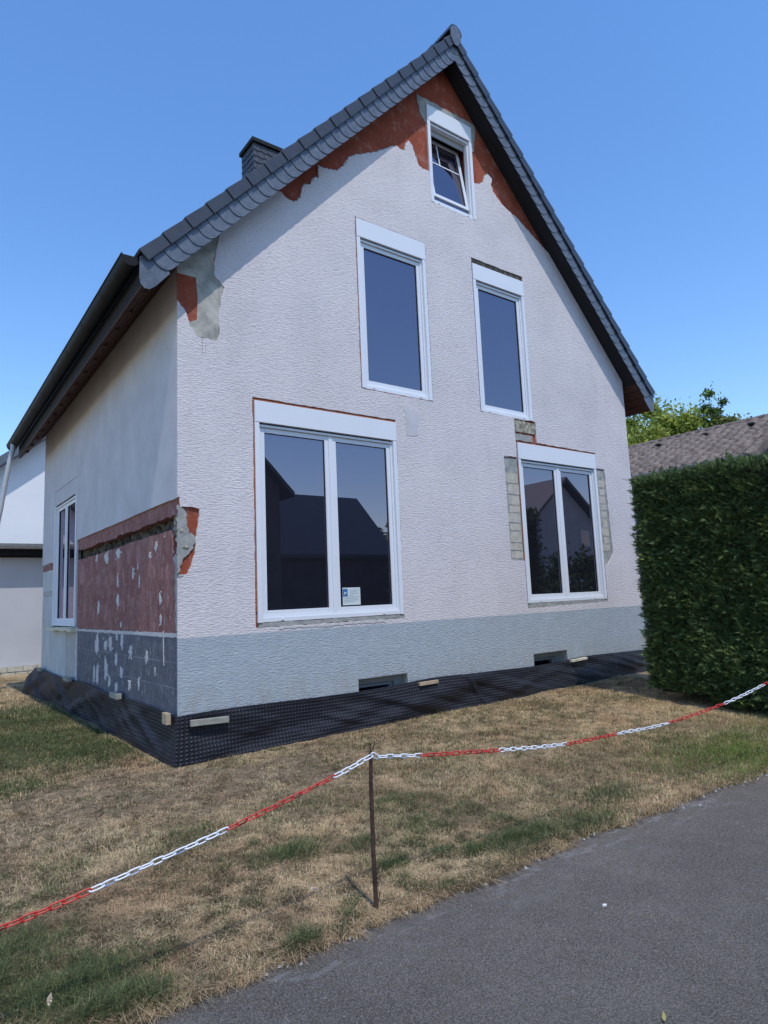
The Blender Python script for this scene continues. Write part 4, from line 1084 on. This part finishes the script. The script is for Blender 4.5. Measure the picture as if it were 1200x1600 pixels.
for nm_, (ex_, ey_, ez_) in (('thin rusty steel stake holding the low left end of the chain', (-2.95, -3.50, -.02)), ('thin rusty steel stake holding the right end of the chain beside the hedge', (4.2, -3.85, .30))):
    e_st = empty('barrier_stake', nm_, 'stake', loc=(ex_, ey_, -.50))
    mb = MB(); mb.tube([(0, 0, -.1), (0, 0, ez_ + .56)], [.0115, .009], 8); mb.build('rod', 'rusty_steel', e_st)
# ------------------------------------------------------------ small things
def leaf_thing(name, lab, cat, x, y, z, s, mat, pts, rz=0, curl=.3):
    mb = MB(); nn = len(pts)
    vs = []
    for a, c in pts:
        u_ = a * math.cos(rz) - c * math.sin(rz); w_ = a * math.sin(rz) + c * math.cos(rz)
        vs.append((u_ * s, w_ * s, curl * s * (a * a + c * c)))
    vs.append((0, 0, 0)); vs += [(a, c, h - .0015) for a, c, h in vs]
    k = nn + 1
    fs = [(i, (i + 1) % nn, nn) for i in range(nn)] + [(k + (i + 1) % nn, k + i, k + nn) for i in range(nn)] + [(i, k + i, k + (i + 1) % nn, (i + 1) % nn) for i in range(nn)]
    mb.add(vs, fs); o = mb.build(name, mat); o.location = (x, y, z); return tag(o, lab, cat)
LP = [(-1, 0), (-.5, .38), (0, .48), (.5, .36), (1.1, 0), (.5, -.36), (0, -.46), (-.5, -.34)]
o = leaf_thing('fallen_leaf', 'pale dry leaf standing up in the green grass at the lower left', 'leaf', -1.69, -3.37, -.445, .022, 'dry_leaf', LP, .9, .5)
o.rotation_euler = (math.radians(60), math.radians(-20), math.radians(20))
leaf_thing('fallen_leaf', 'small round pale leaf lying in the straw left of the stake', 'leaf', -.41, -3.20, -.452, .014, 'dry_leaf', [(math.cos(t), math.sin(t)) for t in (0, .8, 1.6, 2.4, 3.2, 4, 4.8, 5.5)], 0, .2)
leaf_thing('fallen_leaf', 'yellowish dry catkin lying on the asphalt near the bottom edge', 'leaf', .03, -4.90, -.487, .030, 'yellow_bit', [(-1, 0), (-.5, .2), (0, .26), (.5, .2), (1, .05), (.5, -.2), (0, -.22), (-.5, -.16)], .55, .15)
mb = MB(); rock((0, 0, .004), (.014, .010, .008), 77, mb); o = mb.build('pebble', 'white_stone', recalc=False); o.location = (.602, -4.257, -.493)
tag(o, 'small white stone lying alone on the asphalt', 'stone')

# ------------------------------------------------------------ hedge
hedge = empty('hedge', 'tall clipped dark green conifer hedge beside the front lawn', 'hedge', loc=(6.6, -2.4, -.45))
HB = Vector((6.6, -2.4, -.45))
# footprint: left face, far face; slightly leaning and swelling towards the near end
def hx0(y, z):      # x of left face
    t = np.clip((-1.35 - y) / 2.4, 0, 1.2)
    return 5.82 - .10 * t * np.clip((.8 - z) / 1.2, 0, 1) + .12 * t * np.clip((z - .6) / 2, 0, 1) + .06 * (fbm(y, z, 1.3, 301) - .5) - .12 * np.exp(-((z + .05) / .35) ** 2) * (t > .25)
ZT = 2.50
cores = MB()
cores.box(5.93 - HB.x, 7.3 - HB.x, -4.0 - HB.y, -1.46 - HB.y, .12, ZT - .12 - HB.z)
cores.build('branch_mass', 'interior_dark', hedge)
mb = MB()
for k in range(6):
    y = -1.7 - k * .42; mb.tube([(6.4 - HB.x, y - HB.y, -.1), (6.42 - HB.x, y - HB.y, .6)], [.05, .04], 8)
mb.build('trunk', 'bark', hedge)
def sprays(n, face):
    r1 = rng.random(n); r2 = rng.random(n)
    if face == 'left':
        y = -1.36 - r1 * 2.75; z = -.42 + r2 * (ZT + .40); z = np.where(y < -2.2, np.maximum(z, -.38), np.maximum(z, -.28 + .12 * rng.random(n)))
        x = hx0(y, z); nrm = np.stack([-np.ones(n), np.zeros(n), np.zeros(n)], -1)
    elif face == 'far':
        x = 5.80 + r1 * 1.5; z = -.25 + r2 * (ZT + .2); y = np.full(n, -1.36) + .06 * (fbm(x, z, 1.5, 303) - .5); nrm = np.tile([0., 1, 0], (n, 1))
    elif face == 'near':
        x = 5.80 + r1 * 1.5; z = -.35 + r2 * (ZT + .3); y = np.full(n, -4.1); nrm = np.tile([0., -1, 0], (n, 1))
    elif face == 'right':
        y = -1.36 - r1 * 2.75; z = -.3 + r2 * (ZT + .3); x = np.full(n, 7.32); nrm = np.tile([1., 0, 0], (n, 1))
    else:
        y = -1.36 - r1 * 2.75; x = 5.82 + r2 * 1.45; z = np.full(n, ZT) + .05 * (fbm(x, y, 2, 305) - .5); nrm = np.tile([0., 0, 1], (n, 1))
    p = np.stack([x, y, z], -1)
    # rounded arris and depth scatter
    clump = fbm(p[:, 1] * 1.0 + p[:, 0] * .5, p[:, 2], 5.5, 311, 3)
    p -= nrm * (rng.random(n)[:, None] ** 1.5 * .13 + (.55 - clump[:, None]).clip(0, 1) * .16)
    d = nrm * rng.uniform(.65, 1.1, (n, 1)) + rng.normal(0, .36, (n, 3)) + np.array([0, .12, .22])
    if face == 'top': d += np.array([0, 0, .3])
    d /= np.linalg.norm(d, axis=1)[:, None]
    Ln = rng.uniform(.04, .105, n) * (1 + .7 * (rng.random(n) < .08))
    if face == 'top': Ln *= 1.2
    side = np.cross(d, rng.normal(0, 1, (n, 3))); side /= np.linalg.norm(side, axis=1)[:, None] + 1e-9
    V = []; Fs = []
    # spray = main blade and four side blades
    specs = [(0.0, 1.0, 0, .055), (.10, .55, .50, .05), (.10, .55, -.50, .05), (.32, .55, .42, .05), (.32, .55, -.42, .05), (.55, .45, .32, .05), (.55, .45, -.32, .05)]
    base = 0
    for (b0, ln, sd, wd) in specs:
        s = p + d * (Ln * b0)[:, None]
        e_ = s + (d * (ln - abs(sd) * .35) + side * sd) * (Ln * (ln if b0 == 0 else ln * .85))[:, None]
        dirv = e_ - s; wv = np.cross(dirv, np.cross(d, side)); wv /= np.linalg.norm(wv, axis=1)[:, None] + 1e-9
        wv *= (Ln * wd)[:, None]
        mid = s + dirv * .5
        V.append(np.stack([s, mid + wv, e_, mid - wv], 1))
    V = np.stack(V, 1)      # n,5,4,3
    m_ = V.shape[0]
    verts = V.reshape(-1, 3)
    fcs = np.arange(m_ * 28).reshape(-1, 4)
    tone = rng.random(n)
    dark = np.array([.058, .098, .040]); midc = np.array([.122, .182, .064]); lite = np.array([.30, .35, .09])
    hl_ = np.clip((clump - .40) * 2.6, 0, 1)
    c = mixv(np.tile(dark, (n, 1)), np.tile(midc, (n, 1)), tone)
    c = mixv(c, np.tile(lite, (n, 1)), (hl_ * (rng.random(n) < .38) * rng.random(n)))  # yellow-green tips, with sunlit highlights painted on the bulging clumps
    c *= rng.uniform(.75, 1.2, (n, 1))
    return verts, fcs, np.repeat(c, 28, axis=0)
HV = []; HF = []; HC = []; off = 0
for nn, fcn in ((60000, 'left'), (11000, 'far'), (2500, 'near'), (3000, 'right'), (9000, 'top')):
    V, Fc, c = sprays(nn, fcn); HV.append(V - np.array(HB)); HF.append(Fc + off); HC.append(c); off += len(V)
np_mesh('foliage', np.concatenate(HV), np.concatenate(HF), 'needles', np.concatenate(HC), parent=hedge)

# ------------------------------------------------------------ neighbours
nl_ = empty('house', 'white neighbouring house with a low gutter, seen past the left side wall', 'house', loc=(-2, 14, -.5))
def nbx(nm, mat, boxes, par, org, bevel=0.0, lab=None):
    mb = MB()
    for b_ in boxes: mb.box(b_[0] - org[0], b_[1] - org[0], b_[2] - org[1], b_[3] - org[1], b_[4] - org[2], b_[5] - org[2])
    o = mb.build(nm, mat, par, bevel=bevel)
    if lab: tag(o, lab)
    return o
og = (-2, 14, -.5)
nbx('lower_wall', 'neighbor_grey', [(-9, 5, 12.0, 12.25, -.6, 2.40)], nl_, og)
mb = MB(); r = random.Random(4); x = -3.0
mb.box(-9 - og[0], 5 - og[0], 11.93 - og[1], 12.0 - .003 - og[1], -.1, .27, 1)
for row in range(2):
    x = -3.0 + row * .17
    while x < 2.2:
        w_ = r.uniform(.22, .40)
        pts = jag(rect(x - og[0], x + w_ - .02 - og[0], .0 + row * .145, .0 + row * .145 + .125), .006, .06)
        mb.prism(pts, 11.90 - og[1], 11.9275 - og[1], F, mi=0)
        x += w_
mb.build('stone_base', ['pale_stone', 'mortar'], nl_)
nbx('fascia', 'zinc_dark', [(-9, 5, 11.72, 11.9, 2.44, 2.585), (-9, 5, 11.9, 12.9, 2.405, 2.44)], nl_, og)
o = gutter(11.60, 2.70, -9, 5, .11, 0, 'gutter', 'zinc_light', None, False, 'x'); o.parent = nl_; o.location = (-og[0], -og[1], -og[2])
nbx('lower_roof', 'roof_tile', [(-9, 5, 11.72, 12.40, 2.60, 2.66)], nl_, og)
mb = MB()
rk = lambda x: 4.95 + .82 * x
pk = 4.5
gp = [(-2.7, 2.66), (-2.7, rk(-2.7) - .1), (pk, rk(pk) - .1), (2 * pk + 2.7, rk(-2.7) - .1), (2 * pk + 2.7, 2.66)]
mb.prism([(a - og[0], z - og[2]) for a, z in gp], 12.40 - og[1], 12.65 - og[1], F); mb.build('gable_wall', 'neighbor_white', nl_)
mb = MB()
for s_ in (1, -1):
    f_ = lambda x: x if s_ == 1 else 2 * pk - x
    mb.prism([(f_(-3.2) - og[0], rk(-3.2) - og[2] - .09), (pk - og[0], rk(pk) - og[2] - .09), (pk - og[0], rk(pk) + .16 - og[2]), (f_(-3.2) - og[0], rk(-3.2) + .16 - og[2])], 12.0 - og[1], 22 - og[1], F)
mb.build('roof', 'slate', nl_)

nr = empty('house', 'neighbouring bungalow with a brown pantiled roof behind the hedge', 'house', loc=(17, 7, -.5))
og = (17, 7, -.5)
nbx('wall', 'reflected_wall', [(14.35, 19.6, 1.0, 14, -.6, 4.02)], nr, og)
mb = MB()
mb.prism([(14.35 - og[0], 4.0 - og[2]), (17 - og[0], 5.34 - og[2]), (19.65 - og[0], 4.0 - og[2])], 1.0 - og[1], 1.3 - og[1], F)
mb.build('gable_wall', 'slate_gable', nr)
# pantiles
for sgn_ in (1, -1):
    na, nb_ = 240, 70
    yy = np.linspace(.55, 14.2, na); ss = np.linspace(0, 3.42, nb_)
    Yg, Sg2 = np.meshgrid(yy, ss, indexing='ij')
    saw = (Sg2 / .33) % 1.0
    hgt = .04 * np.sin(Yg / .30 * 2 * np.pi) + .065 * (1 - saw) + .02 * (fbm(Yg, Sg2, 5, 401) - .5)
    sl_ = math.atan2(1.49, 3.0)
    xg = 14.0 - .08 + Sg2 * math.cos(sl_) - hgt * math.sin(sl_); zg = 4.03 + Sg2 * math.sin(sl_) + hgt * math.cos(sl_)
    if sgn_ < 0: xg = 34.0 - xg
    ix = np.arange(na * nb_).reshape(na, nb_)
    fc = np.stack([ix[:-1, :-1], ix[1:, :-1], ix[1:, 1:], ix[:-1, 1:]], -1).reshape(-1, 4)
    rt = np_mesh('roof', np.stack([xg.ravel() - og[0], Yg.ravel() - og[1], zg.ravel() - og[2]], -1), fc, 'old_pantile', parent=nr)
    rt.modifiers.new('s', 'SOLIDIFY').thickness = -.05
    if sgn_ > 0:
        for (yv, sv) in ((1.45, 2.75), (2.75, 2.75), (4.2, 2.75), (6.2, 2.75), (8.4, 2.75)):
            mb = MB(); cxv = 13.92 + sv * math.cos(sl_); czv = 4.05 + sv * math.sin(sl_)
            mb.box(cxv - .10 - og[0], cxv + .07 - og[0], yv - .09 - og[1], yv + .09 - og[1], czv - og[2], czv + .085 - og[2]); mb.build('roof_vent', 'interior_dark', rt, bevel=.03)
mb = MB()
for k in range(33):
    y = .5 + k * .42
    mb.tube([(17 - og[0], y - og[1], 5.545 - og[2]), (17 - og[0], y + .44 - og[1], 5.535 - og[2])], [.115, .105], 10)
mb.build('ridge_tiles', 'old_pantile', nr)
mb = MB()
for s_ in (1, -1):
    f_ = lambda x: x if s_ == 1 else 34 - x
    mb.prism([(f_(13.9) - og[0], 3.86 - og[2]), (17 - og[0], 5.36 - og[2]), (17 - og[0], 5.56 - og[2]), (f_(13.9) - og[0], 4.05 - og[2])], .48 - og[1], .545 - og[1], F)
    mb.prism([(f_(13.95) - og[0], 3.93 - og[2]), (17 - og[0], 5.40 - og[2]), (17 - og[0], 5.50 - og[2]), (f_(13.95) - og[0], 4.0 - og[2])], .55 - og[1], 14.2 - og[1], F)
mb.build('verge_tiles', 'old_pantile', nr)
o = gutter(13.86, 4.04, .6, 14, .06, .0, 'gutter', 'zinc_light', None, False); o.parent = nr; o.location = (-og[0], -og[1], -og[2])
nbx('chimney', 'slate_gable', [(17.2, 17.9, 6.3, 7.0, 5.3, 6.0)], nr, og)

# houses across the street, seen in the panes
def street_house(lab, x0, x1, y0, y1, ze, zp, wallm, along='y', wins=()):
    cx_, cy_ = (x0 + x1) / 2, (y0 + y1) / 2
    h = empty('house', lab, 'house', loc=(cx_, cy_, -.5))
    mb = MB()
    if along == 'y':
        mb.prism([(x0 - cx_, -.1), (x1 - cx_, -.1), (x1 - cx_, ze + .5), (0, zp + .5 - .1), (x0 - cx_, ze + .5)], y0 - cy_, y1 - cy_, F)
    else:
        mb.prism([(y0 - cy_, -.1), (y1 - cy_, -.1), (y1 - cy_, ze + .5), (0, zp + .4), (y0 - cy_, ze + .5)], x0 - cx_, x1 - cx_, lambda a, z, d: (d, a, z))
    mb.build('wall', wallm, h)
    mb = MB(); e_ = .4
    if along == 'y':
        hw = (x1 - x0) / 2; m_ = (zp - ze) / hw
        for s_ in (1, -1):
            mb.prism([(s_ * (hw + e_), ze + .5 - m_ * e_), (0, zp + .5), (0, zp + .68), (s_ * (hw + e_), ze + .68 - m_ * e_)], y0 - cy_ - e_, y1 - cy_ + e_, F)
    else:
        hw = (y1 - y0) / 2; m_ = (zp - ze) / hw
        for s_ in (1, -1):
            mb.prism([(s_ * (hw + e_), ze + .5 - m_ * e_), (0, zp + .5), (0, zp + .68), (s_ * (hw + e_), ze + .68 - m_ * e_)], x0 - cx_ - e_, x1 - cx_ + e_, lambda a, z, d: (d, a, z))
    mb.build('roof', 'roof_tile', h)
    for (wx, wz, ww, wh) in wins:
        mb = MB(); mb.box(wx - cx_ - ww / 2, wx - cx_ + ww / 2, y1 - cy_ + .002, y1 - cy_ + .06, wz + .5, wz + .5 + wh); f_ = mb.build('window', 'pvc_white', h)
        mb = MB(); mb.box(wx - cx_ - ww / 2 + .08, wx - cx_ + ww / 2 - .08, y1 - cy_ + .062, y1 - cy_ + .07, wz + .58, wz + .5 + wh - .08); mb.build('pane', 'glass_pane', f_)
    return h
street_house('dark house across the street, mirrored at the left of the wide pane', -.2, 8.9, -24, -14.5, 5.2, 9.9, 'reflected_dark_wall', 'y')
street_house('long dark roofed house across the street, mirrored in the wide pane', 10.5, 18.3, -27, -20.5, 3.4, 6.5, 'reflected_dark_wall', 'x')
street_house('pale gabled house across the street, mirrored in the narrower pane', 20.6, 28.2, -22, -14, 3.4, 6.45, 'reflected_wall', 'y', ((26.0, 3.2, .7, .8),))

# ------------------------------------------------------------ trees
def tree(lab, x, y, z0, height, crown_r, cr_z, n, c1, c2, seed, leaf_s=.16, trunk_h=.45, sparse=1.0, group=None):
    r = np.random.default_rng(seed)
    t = empty('tree', lab, 'tree', group, loc=(x, y, z0))
    mb = MB()
    th = height * trunk_h
    mb.tube([(0, 0, -.1), (.05, .02, th * .5), (0, .05, th), (.1, 0, height * .9)], [crown_r * .09, crown_r * .07, crown_r * .05, .02], 8)
    cl = []
    k = int(34 * sparse)
    for i in range(k):
        a = r.uniform(0, 6.28); u_ = r.uniform(-1, 1); q = r.uniform(.45, 1.0)
        c = np.array([math.cos(a) * math.sqrt(1 - u_ * u_) * crown_r * q, math.sin(a) * math.sqrt(1 - u_ * u_) * crown_r * q, height - cr_z + u_ * cr_z * q])
        cl.append((c, r.uniform(.22, .50) * crown_r))
        if i % 3 == 0: mb.tube([(0, .03, th * r.uniform(.7, 1.1)), tuple(c * np.array([.5, .5, 1]) * np.array([1, 1, .93])), tuple(c)], [crown_r * .03, crown_r * .018, .01], 6)
    mb.build('trunk', 'bark', t)
    P_ = []; C_ = []
    for c, rad in cl:
        m_ = int(n / k); dirs = r.normal(0, 1, (m_, 3)); dirs /= np.linalg.norm(dirs, axis=1)[:, None]
        rr = rad * np.abs(r.normal(0, .62, m_) + .25)
        p = c + dirs * rr[:, None] * np.array([1, 1, .8]); P_.append(p)
        tint = r.uniform(.75, 1.25)
        tt = np.clip(r.normal(.5, .3, m_), 0, 1); C_.append(mixv(np.tile(c1, (m_, 1)), np.tile(c2, (m_, 1)), tt) * tint)
    P_ = np.concatenate(P_); C_ = np.concatenate(C_); m_ = len(P_)
    u_ = r.normal(0, 1, (m_, 3)); u_ /= np.linalg.norm(u_, axis=1)[:, None]
    w_ = np.cross(u_, r.normal(0, 1, (m_, 3))); w_ /= np.linalg.norm(w_, axis=1)[:, None]
    s = r.uniform(.5, 1.1, (m_, 1)) * leaf_s
    V = np.stack([P_ - u_ * s, P_ + w_ * s * .5, P_ + u_ * s, P_ - w_ * s * .5], 1).reshape(-1, 3)
    np_mesh('crown', V, np.arange(m_ * 4).reshape(-1, 4), 'leaf', np.repeat(C_, 4, axis=0), parent=t)
    return t
YG1, YG2 = np.array([.20, .26, .05]), np.array([.42, .46, .09])
DG1, DG2 = np.array([.035, .065, .018]), np.array([.09, .14, .03])
gT = 'trees behind the houses'
tree('broad yellow-green tree right beside the eave, behind the brown roof', 24.55, 9.0, -.5, 10.1, 1.85, 2.6, 34000, YG1, YG2, 11, .12, group=gT)
tree('lower yellow-green tree filling the gap beside the house wall', 23.3, 9.9, -.5, 8.4, 2.0, 2.2, 26000, YG1, YG2, 12, .12, group=gT)
tree('slender dark airy treetop left of the brown roof ridge', 25.8, 6.95, -.5, 9.9, .75, 1.7, 4200, DG1 * 1.6, DG2 * 1.6, 13, .10, sparse=.7, group=gT)
tree('olive bushy tree peeping over the brown roof ridge', 26.0, 6.45, -.5, 8.3, 1.15, 1.3, 15000, np.array([.17, .18, .05]), np.array([.34, .32, .11]), 14, .11, group=gT)
tree('dark bushy tree across the street, mirrored in the panes', 18.2, -17.0, -.5, 4.7, 1.5, 2.2, 7000, DG1, DG2, 15, .16)
tree('round dark bush across the street beside the pale gabled house', 20.5, -10.5, -.5, 2.9, 1.9, 1.5, 6000, DG1, DG2, 16, .15, .3)

for k, (x, y, h, lab) in enumerate(((25, -33, 6.0, 'tall tree added unseen left of the pale gabled house to hide the bright horizon from the panes'), (31, -31, 6.3, 'rounded tree added unseen behind the pale gabled house to hide the bright horizon from the panes'), (38, -27, 6.0, 'broad tree added unseen at the far end of the street to hide the bright horizon from the panes'), (3, -36, 8.0, 'tall tree added unseen behind the dark house to hide the bright horizon from the panes'))):
    tree(lab, x, y, -.5, h, 4.2, h * .45, 26000, DG1, DG2, 60 + k, .20)  # unseen tree row added to keep the warm horizon glow out of the panes
